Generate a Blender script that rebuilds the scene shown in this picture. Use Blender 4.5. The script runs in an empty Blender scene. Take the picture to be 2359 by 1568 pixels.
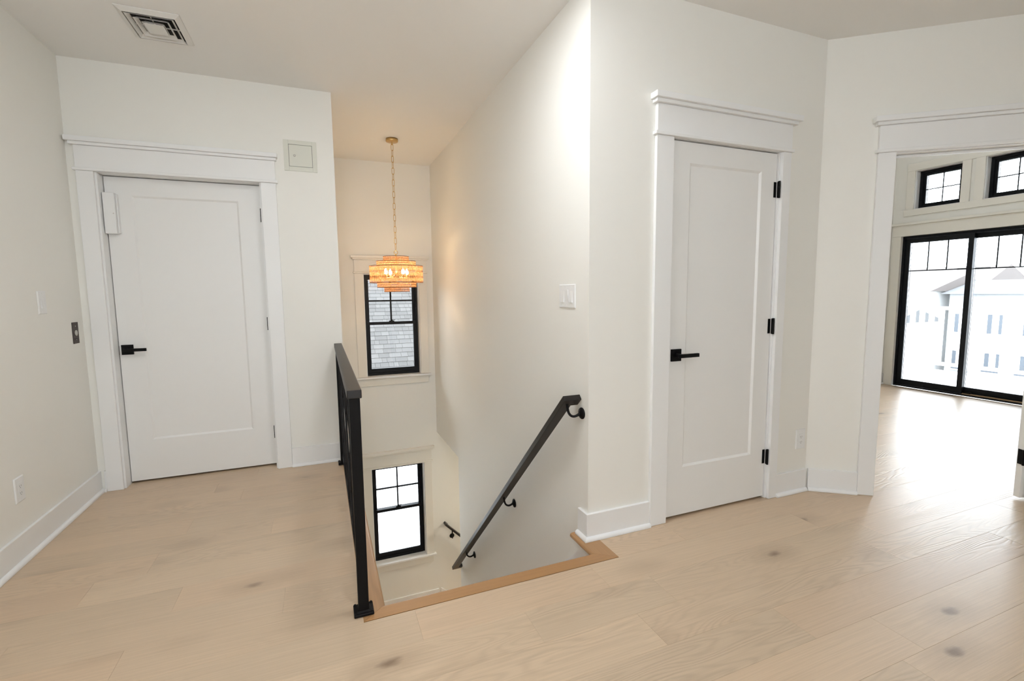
import bpy, bmesh, math, random
from mathutils import Vector, Matrix
random.seed(7)
PI = math.pi
scene = bpy.context.scene
COL = scene.collection

# ------------------------------------------------------------------ camera
CAM_H = 1.27
F_PX = 1092.75
PITCH, ROLL, YAW = 0.10116, -0.011106, 0.380147
cam_data = bpy.data.cameras.new('camera')
cam_data.sensor_fit = 'HORIZONTAL'
cam_data.sensor_width = 36.0
cam_data.lens = 36.0 * F_PX / 2359.0
cam_data.clip_start = 0.02
cam_data.clip_end = 500
cam = bpy.data.objects.new('camera', cam_data)
COL.objects.link(cam)
fwd = Vector((math.sin(YAW) * math.cos(PITCH), math.cos(YAW) * math.cos(PITCH), -math.sin(PITCH)))
rgt = Vector((math.cos(YAW), -math.sin(YAW), 0))
upv = rgt.cross(fwd)
c_, s_ = math.cos(ROLL), math.sin(ROLL)
R_ = c_ * rgt + s_ * upv
U_ = -s_ * rgt + c_ * upv
mw = Matrix((R_, U_, -fwd)).transposed().to_4x4()
mw.translation = Vector((0, 0, CAM_H))
cam.matrix_world = mw
scene.camera = cam

# ------------------------------------------------------------------ world (overcast daylight), exposure
SKY = 11.0
world = bpy.data.worlds.new('overcast')
scene.world = world
world.use_nodes = True
bg = world.node_tree.nodes['Background']
bg.inputs[0].default_value = (0.84, 0.925, 1.0, 1)
bg.inputs[1].default_value = SKY
scene.view_settings.view_transform = 'Standard'
scene.view_settings.look = 'None'
scene.view_settings.exposure = 0.06
scene.view_settings.gamma = 1.0
scene.view_settings.use_curve_mapping = False
try:
    scene.cycles.max_bounces = 8
    scene.cycles.diffuse_bounces = 5
    scene.cycles.glossy_bounces = 3
    scene.cycles.transparent_max_bounces = 10
    scene.cycles.use_light_tree = False
    scene.cycles.adaptive_threshold = 0.06
    scene.cycles.sample_clamp_indirect = 8.0
    scene.cycles.caustics_reflective = False
    scene.cycles.caustics_refractive = False
except Exception:
    pass
FILL_LAMP = 29.0        # emission of the added ceiling fill fixtures
BULB_W = 3.6           # each chandelier bulb

# ------------------------------------------------------------------ main dimensions (metres)
XL = -1.405; Y1 = 3.789; XS = 0.134; Y2 = 5.523; XR = 1.217; Y3 = 2.023; XC = 2.81
ZC = 2.71; ZBB = 0.139; XG = 6.921; TH = 0.6504
YN = 1.901; YNO = 1.823; XNI = 0.184; XNO = 0.094; XRN = 1.163; XRNO = 1.268
YREAR = -3.4; XE = 4.25; YN2 = 3.98; ZC2 = 3.5
ZL = -2.52                     # stair landing
YOP = 4.55; ZOP = -0.39        # opening from landing to the lower flight
WT = 0.12

# ------------------------------------------------------------------ materials
def mat(name, col, rough=0.5, metal=0.0, spec=0.5, bump=None, emis=None, estr=0.0):
    m = bpy.data.materials.new(name)
    m.use_nodes = True
    nt = m.node_tree
    b = nt.nodes['Principled BSDF']
    b.inputs['Base Color'].default_value = (*col, 1)
    b.inputs['Roughness'].default_value = rough
    b.inputs['Metallic'].default_value = metal
    b.inputs['Specular IOR Level'].default_value = spec
    if emis:
        b.inputs['Emission Color'].default_value = (*emis, 1)
        b.inputs['Emission Strength'].default_value = estr
    if not bump:
        return m
    tc = nt.nodes.new('ShaderNodeTexCoord')
    nz = nt.nodes.new('ShaderNodeTexNoise')
    nz.inputs['Scale'].default_value = bump[0] if bump else 60
    nz.inputs['Detail'].default_value = 3
    nt.links.new(tc.outputs['Object'], nz.inputs['Vector'])
    if bump:
        bp = nt.nodes.new('ShaderNodeBump')
        bp.inputs['Strength'].default_value = bump[1]
        bp.inputs['Distance'].default_value = 0.002
        nt.links.new(nz.outputs['Fac'], bp.inputs['Height'])
        nt.links.new(bp.outputs['Normal'], b.inputs['Normal'])
    return m

def wood(name, cols, rough, rings=34, knots=True, along='x', dark=(0.17, 0.11, 0.07), ringamt=0.16, bumpd=0.0006):
    m = bpy.data.materials.new(name)
    m.use_nodes = True
    nt = m.node_tree; N = nt.nodes.new; L = nt.links.new
    b = nt.nodes['Principled BSDF']
    geo = N('ShaderNodeNewGeometry'); oi = N('ShaderNodeObjectInfo')
    def math_(op, a, c=None):
        n = N('ShaderNodeMath'); n.operation = op
        for i, v in enumerate((a, c)):
            if v is None: continue
            if isinstance(v, (int, float)): n.inputs[i].default_value = v
            else: L(v, n.inputs[i])
        return n.outputs[0]
    off = N('ShaderNodeCombineXYZ')
    L(math_('MULTIPLY', oi.outputs['Random'], 173.0), off.inputs[0])
    L(math_('MULTIPLY', oi.outputs['Random'], 91.7), off.inputs[1])
    add = N('ShaderNodeVectorMath'); add.operation = 'ADD'
    L(geo.outputs['Position'], add.inputs[0]); L(off.outputs[0], add.inputs[1])
    def scaled(sx, sy, sz=1.0):
        n = N('ShaderNodeVectorMath'); n.operation = 'MULTIPLY'
        L(add.outputs[0], n.inputs[0])
        n.inputs[1].default_value = (sx, sy, sz) if along == 'x' else (sy, sx, sz)
        return n.outputs[0]
    def noise(vec, scale, detail=3, rough_=0.55):
        n = N('ShaderNodeTexNoise')
        n.inputs['Scale'].default_value = scale; n.inputs['Detail'].default_value = detail
        n.inputs['Roughness'].default_value = rough_
        L(vec, n.inputs['Vector']); return n.outputs['Fac']
    n1 = noise(scaled(0.75, 5.0), 1.0, 2.0, 0.45)
    ring = math_('SINE', math_('MULTIPLY', n1, float(rings) * 2.2))
    ring01 = math_('MULTIPLY_ADD', ring, 0.5)
    nt.nodes[-1].inputs[2].default_value = 0.5
    ringp = math_('POWER', ring01, 2.0)
    fib = noise(scaled(2.5, 150.0), 1.0, 3.0, 0.7)
    tone = noise(scaled(0.6, 2.2), 1.0, 2.0)
    ramp = N('ShaderNodeValToRGB')
    el = ramp.color_ramp.elements
    el[0].color = (*cols[0], 1); el[1].color = (*cols[-1], 1)
    for i, c in enumerate(cols[1:-1]):
        e = el.new((i + 1) / (len(cols) - 1)); e.color = (*c, 1)
    L(math_('ADD', math_('MULTIPLY', oi.outputs['Random'], 0.62), math_('MULTIPLY', tone, 0.38)), ramp.inputs['Fac'])
    def mix(fac, a, bcol, mode='MIX'):
        n = N('ShaderNodeMix'); n.data_type = 'RGBA'; n.blend_type = mode
        if isinstance(fac, (int, float)): n.inputs[0].default_value = fac
        else: L(fac, n.inputs[0])
        for i, v in ((6, a), (7, bcol)):
            if isinstance(v, tuple): n.inputs[i].default_value = (*v, 1)
            else: L(v, n.inputs[i])
        return n.outputs[2]
    darker = tuple(v * 0.62 for v in cols[0])
    patch = noise(scaled(0.5, 3.0), 1.0, 1.0)
    pm = N('ShaderNodeMapRange'); pm.inputs['From Min'].default_value = 0.42; pm.inputs['From Max'].default_value = 0.66
    L(patch, pm.inputs['Value'])
    c1 = mix(math_('MULTIPLY', math_('MULTIPLY', ringp, pm.outputs[0]), ringamt), ramp.outputs[0], darker)
    fm = N('ShaderNodeMapRange'); fm.inputs['From Min'].default_value = 0.35; fm.inputs['From Max'].default_value = 0.75
    L(fib, fm.inputs['Value'])
    c2 = mix(math_('MULTIPLY', fm.outputs[0], 0.30), c1, darker)
    if knots:
        vo = N('ShaderNodeTexVoronoi'); vo.inputs['Scale'].default_value = 1.0
        wob = N('ShaderNodeVectorMath'); wob.operation = 'ADD'
        L(scaled(1.9, 4.0), wob.inputs[0])
        nzv = N('ShaderNodeTexNoise'); nzv.inputs['Scale'].default_value = 7.0
        L(scaled(1.9, 4.0), nzv.inputs['Vector'])
        sc = N('ShaderNodeVectorMath'); sc.operation = 'SCALE'; sc.inputs['Scale'].default_value = 0.10
        L(nzv.outputs['Color'], sc.inputs[0]); L(sc.outputs[0], wob.inputs[1])
        L(wob.outputs[0], vo.inputs['Vector'])
        km = N('ShaderNodeMapRange'); km.inputs['From Min'].default_value = 0.105; km.inputs['From Max'].default_value = 0.035
        L(vo.outputs['Distance'], km.inputs['Value'])
        halo = N('ShaderNodeMapRange'); halo.inputs['From Min'].default_value = 0.34; halo.inputs['From Max'].default_value = 0.06
        L(vo.outputs['Distance'], halo.inputs['Value'])
        sep = N('ShaderNodeSeparateColor'); L(vo.outputs['Color'], sep.inputs[0])
        sel = math_('GREATER_THAN', sep.outputs[0], 0.22)
        c3 = mix(math_('MULTIPLY', math_('MULTIPLY', halo.outputs[0], sel), 0.42), c2, darker)
        c2 = mix(math_('MULTIPLY', math_('MULTIPLY', km.outputs[0], sel), 0.75), c3, dark)
    L(c2, b.inputs['Base Color'])
    b.inputs['Roughness'].default_value = rough
    b.inputs['Specular IOR Level'].default_value = 0.6
    hsum = math_('ADD', math_('MULTIPLY', math_('MULTIPLY', ringp, pm.outputs[0]), -1.0), math_('MULTIPLY', fib, -0.6))
    bp = N('ShaderNodeBump'); bp.inputs['Strength'].default_value = 0.30; bp.inputs['Distance'].default_value = bumpd
    L(hsum, bp.inputs['Height']); L(bp.outputs['Normal'], b.inputs['Normal'])
    return m

def glass_mat(name, tint=(1, 1, 1), refl=0.06):
    m = bpy.data.materials.new(name); m.use_nodes = True
    nt = m.node_tree; nt.nodes.clear()
    o = nt.nodes.new('ShaderNodeOutputMaterial')
    t = nt.nodes.new('ShaderNodeBsdfTransparent'); t.inputs[0].default_value = (*tint, 1)
    g = nt.nodes.new('ShaderNodeBsdfGlossy'); g.inputs['Roughness'].default_value = 0.01
    lw = nt.nodes.new('ShaderNodeFresnel'); lw.inputs['IOR'].default_value = 1.45
    mx = nt.nodes.new('ShaderNodeMixShader')
    nt.links.new(lw.outputs[0], mx.inputs[0])
    nt.links.new(t.outputs[0], mx.inputs[1]); nt.links.new(g.outputs[0], mx.inputs[2])
    nt.links.new(mx.outputs[0], o.inputs[0])
    return m

def rattan_mat(name):
    m = bpy.data.materials.new(name); m.use_nodes = True
    nt = m.node_tree; nt.nodes.clear()
    o = nt.nodes.new('ShaderNodeOutputMaterial')
    tc = nt.nodes.new('ShaderNodeTexCoord')
    nz = nt.nodes.new('ShaderNodeTexNoise'); nz.inputs['Scale'].default_value = 90
    nt.links.new(tc.outputs['Object'], nz.inputs['Vector'])
    rp = nt.nodes.new('ShaderNodeValToRGB')
    rp.color_ramp.elements[0].position = 0.3; rp.color_ramp.elements[1].position = 0.7
    rp.color_ramp.elements[0].color = (0.43, 0.205, 0.092, 1); rp.color_ramp.elements[1].color = (0.72, 0.44, 0.24, 1)
    nt.links.new(nz.outputs['Fac'], rp.inputs[0])
    d = nt.nodes.new('ShaderNodeBsdfDiffuse'); t = nt.nodes.new('ShaderNodeBsdfTranslucent')
    mx = nt.nodes.new('ShaderNodeMixShader'); mx.inputs[0].default_value = 0.45
    nt.links.new(rp.outputs[0], d.inputs[0]); nt.links.new(rp.outputs[0], t.inputs[0])
    nt.links.new(d.outputs[0], mx.inputs[1]); nt.links.new(t.outputs[0], mx.inputs[2])
    nt.links.new(mx.outputs[0], o.inputs[0])
    return m

M = {}
M['wall'] = mat('cream_wall_paint', (0.865, 0.85, 0.80), 0.62)
M['ceiling'] = mat('ceiling_paint', (0.88, 0.865, 0.84), 0.75)
M['trim'] = mat('white_trim_paint', (0.86, 0.858, 0.85), 0.42)
M['door'] = mat('white_door_paint', (0.845, 0.838, 0.82), 0.40)
M['wintrim'] = mat('warm_white_window_trim', (0.83, 0.80, 0.73), 0.45)
M['black'] = mat('matte_black_metal', (0.006, 0.006, 0.006), 0.45, spec=0.12)
M['bronze'] = mat('dark_bronze_rail', (0.012, 0.009, 0.0075), 0.42, spec=0.40)
M['iron'] = mat('black_iron', (0.007, 0.006, 0.006), 0.5, spec=0.14)
M['winblack'] = mat('black_window_frame', (0.007, 0.008, 0.010), 0.4, spec=0.22)
M['plastic'] = mat('white_plastic', (0.84, 0.84, 0.83), 0.35)
M['vent'] = mat('vent_enamel', (0.76, 0.745, 0.715), 0.5)
M['slot'] = mat('dark_slot', (0.16, 0.16, 0.155), 0.6)
M['panel'] = mat('access_panel_paint', (0.72, 0.72, 0.64), 0.5)
M['steel'] = mat('brushed_steel', (0.62, 0.60, 0.56), 0.3, metal=1.0)
M['gold'] = mat('antique_brass', (0.62, 0.42, 0.18), 0.33, metal=1.0)
M['shade_backing'] = mat('shade_black', (0.012, 0.011, 0.010), 0.9)  # near-black stands in for the shade inside vent and shaft
M['plate'] = mat('oil_rubbed_bronze', (0.045, 0.030, 0.025), 0.4, metal=0.3)
M['floor'] = wood('pale_oak_plank', [(0.535, 0.390, 0.270), (0.655, 0.490, 0.335), (0.60, 0.465, 0.325), (0.715, 0.545, 0.375)], 0.355, rings=105, ringamt=0.26, bumpd=0.0014)
M['nosing'] = wood('honey_oak_nosing', [(0.38, 0.195, 0.075), (0.47, 0.255, 0.105)], 0.38, rings=40, knots=False, ringamt=0.35)
M['nosing_y'] = wood('honey_oak_nosing_cross', [(0.40, 0.215, 0.09), (0.48, 0.275, 0.125)], 0.38, rings=40, knots=False, along='y', ringamt=0.35)
M['sub'] = mat('subfloor', (0.16, 0.11, 0.075), 0.9)
M['glass'] = glass_mat('clear_glass')
M['rattan'] = rattan_mat('woven_rattan')
M['rattan_dark'] = mat('rattan_ring', (0.20, 0.085, 0.035), 0.7)
M['bulb'] = mat('lamp_bulb_glow', (1, 0.9, 0.7), 0.3, emis=(1.0, 0.72, 0.38), estr=60)
M['bulb'].cycles.emission_sampling = 'NONE'      # the point lamps in the bulbs do the lighting
M['fill_glow'] = mat('fill_diffuser', (1, 1, 1), 0.4, emis=(0.85, 0.93, 1.0), estr=FILL_LAMP)  # glow of the invented fill lamps, this and the next three
M['fill_glow_stair'] = mat('fill_diffuser_bright', (1, 1, 1), 0.4, emis=(0.92, 0.96, 1.0), estr=46.0)
M['fill_glow_far'] = mat('fill_diffuser_soft', (1, 1, 1), 0.4, emis=(0.9, 0.95, 1.0), estr=20.0)
M['fill_glow_low'] = mat('fill_diffuser_warm', (1, 1, 1), 0.4, emis=(1.0, 0.90, 0.74), estr=230.0)
M['shingle'] = [mat('grey_shingle_%s' % n, c, 0.95, bump=(240, 0.6)) for n, c in
                (('pale', (0.061, 0.058, 0.055)), ('mid', (0.0535, 0.0508, 0.0482)), ('dark', (0.047, 0.0446, 0.0423)))]
M['roofgap'] = mat('roof_felt', (0.035, 0.035, 0.035), 0.95)
M['siding'] = mat('white_siding', (0.86, 0.86, 0.85), 0.6)
M['greysiding'] = mat('pale_grey_siding', (0.30, 0.31, 0.32), 0.7)
M['slate'] = mat('slate_roof', (0.078, 0.081, 0.084), 0.9)
M['tanroof'] = mat('tan_roof', (0.085, 0.073, 0.068), 0.9)
M['farglass'] = mat('far_window_glass', (0.075, 0.088, 0.105), 0.5)
M['deck'] = mat('pale_deck_board', (0.70, 0.70, 0.69), 0.6)
M['vinyl'] = mat('white_vinyl_rail', (0.88, 0.88, 0.88), 0.4)
M['grass'] = mat('lawn_grass', (0.078, 0.104, 0.028), 0.95, bump=(30, 0.6))
M['road'] = mat('pale_concrete', (0.30, 0.30, 0.295), 0.9)
M['carblue'] = mat('blue_car_paint', (0.012, 0.022, 0.045), 0.4)
M['cargrey'] = mat('grey_car_paint', (0.045, 0.05, 0.052), 0.4)
M['carred'] = mat('red_car_paint', (0.09, 0.03, 0.022), 0.4)
M['tyre'] = mat('tyre_rubber', (0.02, 0.02, 0.02), 0.8)
M['pole'] = mat('weathered_pole', (0.04, 0.037, 0.035), 0.9)
M['trackwood'] = mat('oak_threshold', (0.40, 0.27, 0.15), 0.5)

# ------------------------------------------------------------------ mesh builder
class Frame:
    """wall frame: s along the wall, z up, o out of the wall into the room"""
    def __init__(self, origin, s, n):
        self.o = Vector(origin); self.s = Vector(s); self.n = Vector(n)
    def p(self, s, z, o=0.0):
        return self.o + self.s * s + self.n * o + Vector((0, 0, z))

class MB:
    def __init__(self):
        self.v = []; self.f = []; self.sm = []
    def add(self, vs, fs, smooth=False):
        b = len(self.v)
        self.v += [Vector(x) for x in vs]
        self.f += [tuple(b + i for i in f) for f in fs]
        self.sm += [smooth] * len(fs)
        return self
    def hexa(self, p):
        return self.add(p, [(0, 3, 2, 1), (4, 5, 6, 7), (0, 1, 5, 4), (1, 2, 6, 5), (2, 3, 7, 6), (3, 0, 4, 7)])
    def box(self, x0, x1, y0, y1, z0, z1):
        return self.hexa([(x0, y0, z0), (x1, y0, z0), (x1, y1, z0), (x0, y1, z0),
                          (x0, y0, z1), (x1, y0, z1), (x1, y1, z1), (x0, y1, z1)])
    def fb(self, fr, s0, s1, z0, z1, o0, o1):
        return self.hexa([fr.p(s0, z0, o0), fr.p(s1, z0, o0), fr.p(s1, z0, o1), fr.p(s0, z0, o1),
                          fr.p(s0, z1, o0), fr.p(s1, z1, o0), fr.p(s1, z1, o1), fr.p(s0, z1, o1)])
    def prism(self, poly, d):
        """poly: list of 3d points, d: extrusion vector"""
        n = len(poly); d = Vector(d)
        vs = [Vector(p) for p in poly] + [Vector(p) + d for p in poly]
        fs = [tuple(range(n - 1, -1, -1)), tuple(range(n, 2 * n))] + [(i, (i + 1) % n, n + (i + 1) % n, n + i) for i in range(n)]
        return self.add(vs, fs)
    def cyl(self, p0, p1, r, n=16, r1=None, caps=True):
        p0 = Vector(p0); p1 = Vector(p1); r1 = r if r1 is None else r1
        a = (p1 - p0).normalized()
        u = a.orthogonal().normalized(); w = a.cross(u)
        ring = [u * math.cos(2 * PI * i / n) + w * math.sin(2 * PI * i / n) for i in range(n)]
        self.add([p0 + q * r for q in ring] + [p1 + q * r1 for q in ring],
                 [(i, (i + 1) % n, n + (i + 1) % n, n + i) for i in range(n)], True)
        if caps:
            self.add([p0 + q * r for q in ring], [tuple(range(n - 1, -1, -1))])
            self.add([p1 + q * r1 for q in ring], [tuple(range(n))])
        return self
    def tube(self, pts, r, n=8, caps=True, closed=False):
        pts = [Vector(p) for p in pts]; m = len(pts)
        rings = []
        ref = None
        for i in range(m):
            if closed: t = pts[(i + 1) % m] - pts[(i - 1) % m]
            else: t = pts[min(i + 1, m - 1)] - pts[max(i - 1, 0)]
            t.normalize()
            if ref is None: ref = t.orthogonal().normalized()
            u = (ref - t * ref.dot(t)).normalized(); ref = u
            w = t.cross(u)
            rr = r[i] if isinstance(r, (list, tuple)) else r
            rings.append([pts[i] + (u * math.cos(2 * PI * k / n) + w * math.sin(2 * PI * k / n)) * rr for k in range(n)])
        vs = [p for rg in rings for p in rg]
        fs = []
        for i in range(m if closed else m - 1):
            j = (i + 1) % m
            fs += [(i * n + k, i * n + (k + 1) % n, j * n + (k + 1) % n, j * n + k) for k in range(n)]
        self.add(vs, fs, True)
        if caps and not closed:
            self.add(rings[0], [tuple(range(n - 1, -1, -1))]); self.add(rings[-1], [tuple(range(n))])
        return self
    def lathe(self, c, prof, n=32, axis=(0, 0, 1), smooth=True):
        a = Vector(axis).normalized(); u = a.orthogonal().normalized(); w = a.cross(u); c = Vector(c)
        vs = []; m = len(prof)
        for (r, h) in prof:
            vs += [c + a * h + (u * math.cos(2 * PI * k / n) + w * math.sin(2 * PI * k / n)) * r for k in range(n)]
        fs = [(i * n + k, i * n + (k + 1) % n, (i + 1) * n + (k + 1) % n, (i + 1) * n + k) for i in range(m - 1) for k in range(n)]
        self.add(vs, fs, smooth)
        return self
    def build(self, name, material, parent=None, bevel=0.0, recalc=True, loc=None):
        base = Vector((0, 0, 0))
        if parent is not None:
            q = parent
            while q is not None:
                base = base + Vector(q.location); q = q.parent
        elif loc is not None:
            base = Vector(loc)
        me = bpy.data.meshes.new(name)
        me.from_pydata([tuple(p - base) for p in self.v], [], self.f)
        if recalc:
            bm = bmesh.new(); bm.from_mesh(me)
            bmesh.ops.recalc_face_normals(bm, faces=bm.faces)
            bm.to_mesh(me); bm.free()
        me.polygons.foreach_set('use_smooth', self.sm)
        me.materials.append(material)
        o = bpy.data.objects.new(name, me)
        COL.objects.link(o)
        if parent is not None: o.parent = parent
        elif loc is not None: o.location = base
        if bevel > 0:
            md = o.modifiers.new('bevel', 'BEVEL'); md.width = bevel; md.segments = 2; md.limit_method = 'ANGLE'; md.angle_limit = 0.6
        return o

def tag(o, label=None, cat=None, group=None, kind=None):
    if label: o['label'] = label
    if cat: o['category'] = cat
    if group: o['group'] = group
    if kind: o['kind'] = kind
    return o
def thing(name, loc, label, cat, group=None, kind=None):
    o = bpy.data.objects.new(name, None)
    o.empty_display_size = 0.1
    COL.objects.link(o); o.location = loc
    return tag(o, label, cat, group, kind)
def struct(o, label, cat): return tag(o, label, cat, kind='structure')

FB = Frame((0, Y1, 0), (1, 0, 0), (0, -1, 0))       # wall with the left door
FC = Frame((0, Y3, 0), (1, 0, 0), (0, -1, 0))       # closet wall
FA = Frame((XC, Y3, 0), (math.cos(TH), -math.sin(TH), 0), (-math.sin(TH), -math.cos(TH), 0))   # angled wall
FL = Frame((XL, 0, 0), (0, 1, 0), (1, 0, 0))        # left wall
FR = Frame((XR, 0, 0), (0, 1, 0), (-1, 0, 0))       # stair wall
FW = Frame((0, Y2, 0), (1, 0, 0), (0, -1, 0))       # stairwell window wall
FG = Frame((XG, 0, 0), (0, 1, 0), (-1, 0, 0))       # glazed wall of the bright room
FQ = Frame((0, YREAR, 0), (1, 0, 0), (0, 1, 0))     # wall behind the viewer

def holed(fr, s0, s1, z0, z1, holes, o0=-WT, o1=0.0):
    """wall slab with rectangular holes (s0,s1,z0,z1), holes sorted, not overlapping in s unless the same s-range"""
    mb = MB()
    cols = {}
    for h in holes: cols.setdefault((h[0], h[1]), []).append(h)
    cur = s0
    for (a, b) in sorted(cols):
        if a > cur: mb.fb(fr, cur, a, z0, z1, o0, o1)
        zz = z0
        for h in sorted(cols[(a, b)], key=lambda q: q[2]):
            if h[2] > zz: mb.fb(fr, a, b, zz, h[2], o0, o1)
            zz = h[3]
        if zz < z1: mb.fb(fr, a, b, zz, z1, o0, o1)
        cur = b
    if cur < s1: mb.fb(fr, cur, s1, z0, z1, o0, o1)
    return mb

# ------------------------------------------------------------------ room shell
D1 = (-1.261, -0.363); D2 = (1.708, 2.460); ZD = 2.042; OPN = (0.379, 1.20)
W1X = (0.44, 1.052); W1Z = (0.325, 1.492); DZ2 = -2.235
struct(holed(FL, YREAR, Y1 + WT, -0.02, ZC, []).build('wall_left', M['wall']), 'cream painted wall at far left with switch, bronze plate and outlet', 'wall')
struct(holed(FB, XL, XS, -0.02, ZC, [(D1[0] - .02, D1[1] + .02, -0.02, ZD + .02)]).build('wall_back', M['wall']), 'cream wall holding the white door beside the stairwell', 'wall')
mb = MB()
mb.box(XS - WT, XS, Y1 + WT, Y2, ZL - .2, ZC)
mb.box(XS - WT, XS, YN + 0.03, Y1 + WT, ZL - .2, -0.035)
struct(mb.build('wall_stairwell_left', M['wall']), 'cream wall on the left side of the stairwell', 'wall')
struct(holed(FW, XS - WT, 4.0, -5.0, ZC, [(W1X[0], W1X[1], W1Z[0] + DZ2, W1Z[1] + DZ2), (W1X[0], W1X[1], W1Z[0], W1Z[1])], o0=-0.16).build('wall_stairwell_far', M['wall']),
       'far stairwell wall with two stacked black windows', 'wall')
mb = MB()
mb.box(XR, XR + WT, Y3, YOP, ZL - 1.6, ZC)
mb.box(XR, XR + WT, YOP, Y2, ZOP, ZC)
struct(mb.build('wall_stairwell_right', M['wall']), 'tall cream stairwell wall carrying the long black handrail', 'wall')
struct(holed(FC, XR + WT, XC + .2, -0.02, ZC, [(D2[0] - .02, D2[1] + .02, -0.02, ZD + .02)]).build('wall_closet', M['wall']), 'cream wall around the narrow white closet door', 'wall')
struct(holed(FA, 0, 1.80, -0.02, ZC, [(OPN[0] - .02, OPN[1] + .02, -0.02, ZD + .02)], o0=-0.125).build('wall_angled', M['wall']), 'angled cream wall with the opening to the bright room', 'wall')
ae = FA.p(1.80, 0)
mb = MB(); mb.box(ae.x, ae.x + WT, YREAR, ae.y + .05, -0.02, ZC2)
struct(mb.build('wall_right', M['wall']), 'cream wall to the right of the viewer, out of frame', 'wall')
REAR_FILLW = [(-0.9, 0.7, 0.5, 2.2)]  # hole for the added window that lets in fill daylight
struct(holed(FQ, XL - WT, 6.921 + .2, -0.02, ZC2, REAR_FILLW).build('wall_rear', M['wall']), 'cream wall behind the viewer with one wide window added for fill light', 'wall')
# bright room: glazed wall, north wall, closet-side wall
SLA = (2.49, 3.858); SLB = (0.75, 2.12); ZSL = 1.92
TR = [(3.285, 3.752), (2.61, 3.077), (1.60, 2.07), (0.90, 1.37)]; ZT = (2.243, 2.712)
mb = MB()
ys = sorted([YREAR - WT, SLB[0], SLB[1], SLA[0], SLA[1], YN2 + WT])
mb.fb(FG, ys[0], SLB[0], -0.02, ZC2, -0.16, 0); mb.fb(FG, SLB[1], SLA[0], -0.02, 2.20, -0.16, 0); mb.fb(FG, SLA[1], ys[-1], -0.02, ZC2, -0.16, 0)
mb.fb(FG, SLB[0], SLB[1], ZSL, 2.20, -0.16, 0); mb.fb(FG, SLA[0], SLA[1], ZSL, 2.20, -0.16, 0)
g = holed(FG, SLB[0], SLA[1], 2.20, ZC2, [(a, b, ZT[0], ZT[1]) for a, b in TR], o0=-0.16)
mb.add(g.v, g.f)
struct(mb.build('wall_bright_room_glazed', M['wall']), 'cream wall of the bright room around black sliding door and transoms', 'wall')
mb = MB(); mb.box(2.9, XG + .16, YN2, YN2 + WT, -0.02, ZC2)
struct(mb.build('wall_bright_room_end', M['wall']), 'cream end wall of the bright room', 'wall')
mb = MB(); mb.box(2.94, 3.03, Y3 + .13, YN2, -0.02, ZC2)
mb.box(XR + WT, 2.94, Y3 + .75, Y3 + .75 + WT, -0.02, ZC)
struct(mb.build('wall_closet_back', M['wall']), 'partition behind the closet, out of view', 'wall')
mb = MB(); mb.fb(FA, -0.05, 1.9, ZC, ZC2, -0.125, 0); mb.box(2.93, 3.03, Y3 + .06, YN2, ZC, ZC2)
struct(mb.build('wall_bright_room_upper', M['wall']), 'upper wall of the bright room above the hall ceiling', 'wall')
# ceilings
mb = MB()
mb.prism([(XL - WT, YREAR - WT, ZC), (ae.x + .1, YREAR - WT, ZC), (ae.x + .1, ae.y + .02, ZC), tuple(FA.p(1.80, ZC, -.10)), tuple(FA.p(-.02, ZC, -.10)), (XC + .1, Y3 + .2, ZC), (XC + .1, Y2 + .16, ZC), (XL - WT, Y2 + .16, ZC)], (0, 0, 0.1))
struct(mb.build('ceiling', M['ceiling']), 'flat off-white ceiling over hall and stairwell', 'ceiling')
mb = MB(); mb.box(2.6, XG + .2, YREAR - WT, YN2 + WT, ZC2, ZC2 + .1)
struct(mb.build('ceiling_bright_room', M['ceiling']), 'high white ceiling of the bright room, out of view', 'ceiling')
# lower flight passage
mb = MB(); mb.box(XR + WT, 4.0, YOP - WT, YOP, -5.0, ZOP + .1); mb.box(3.9, 4.0, YOP, Y2, -5.0, ZOP)
struct(mb.build('wall_lower_passage', M['wall']), 'cream wall of the passage beside the lower stair flight', 'wall')
mb = MB(); mb.box(XR + WT, 4.0, YOP - WT, Y2, ZOP, ZOP + .08)
struct(mb.build('ceiling_lower_passage', M['ceiling']), 'low ceiling over the lower stair flight', 'ceiling')
mb = MB(); mb.box(XS - WT, XS, Y1, Y2, -5.0, ZL - .205)
struct(mb.build('wall_stair_base', M['wall']), 'wall below the stair landing, hidden', 'wall')
mb = MB(); mb.box(XS, 4.0, YN - .1, Y2, -5.15, -5.02)
struct(mb.build('floor_lower', M['sub']), 'floor of the level below, hidden', 'floor')
mb = MB(); mb.box(XS, XR, YN - .12, YN - .03, -5.0, -0.205)
struct(mb.build('wall_stair_front', M['wall']), 'wall under the top stair nosing, hidden', 'wall')

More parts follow.
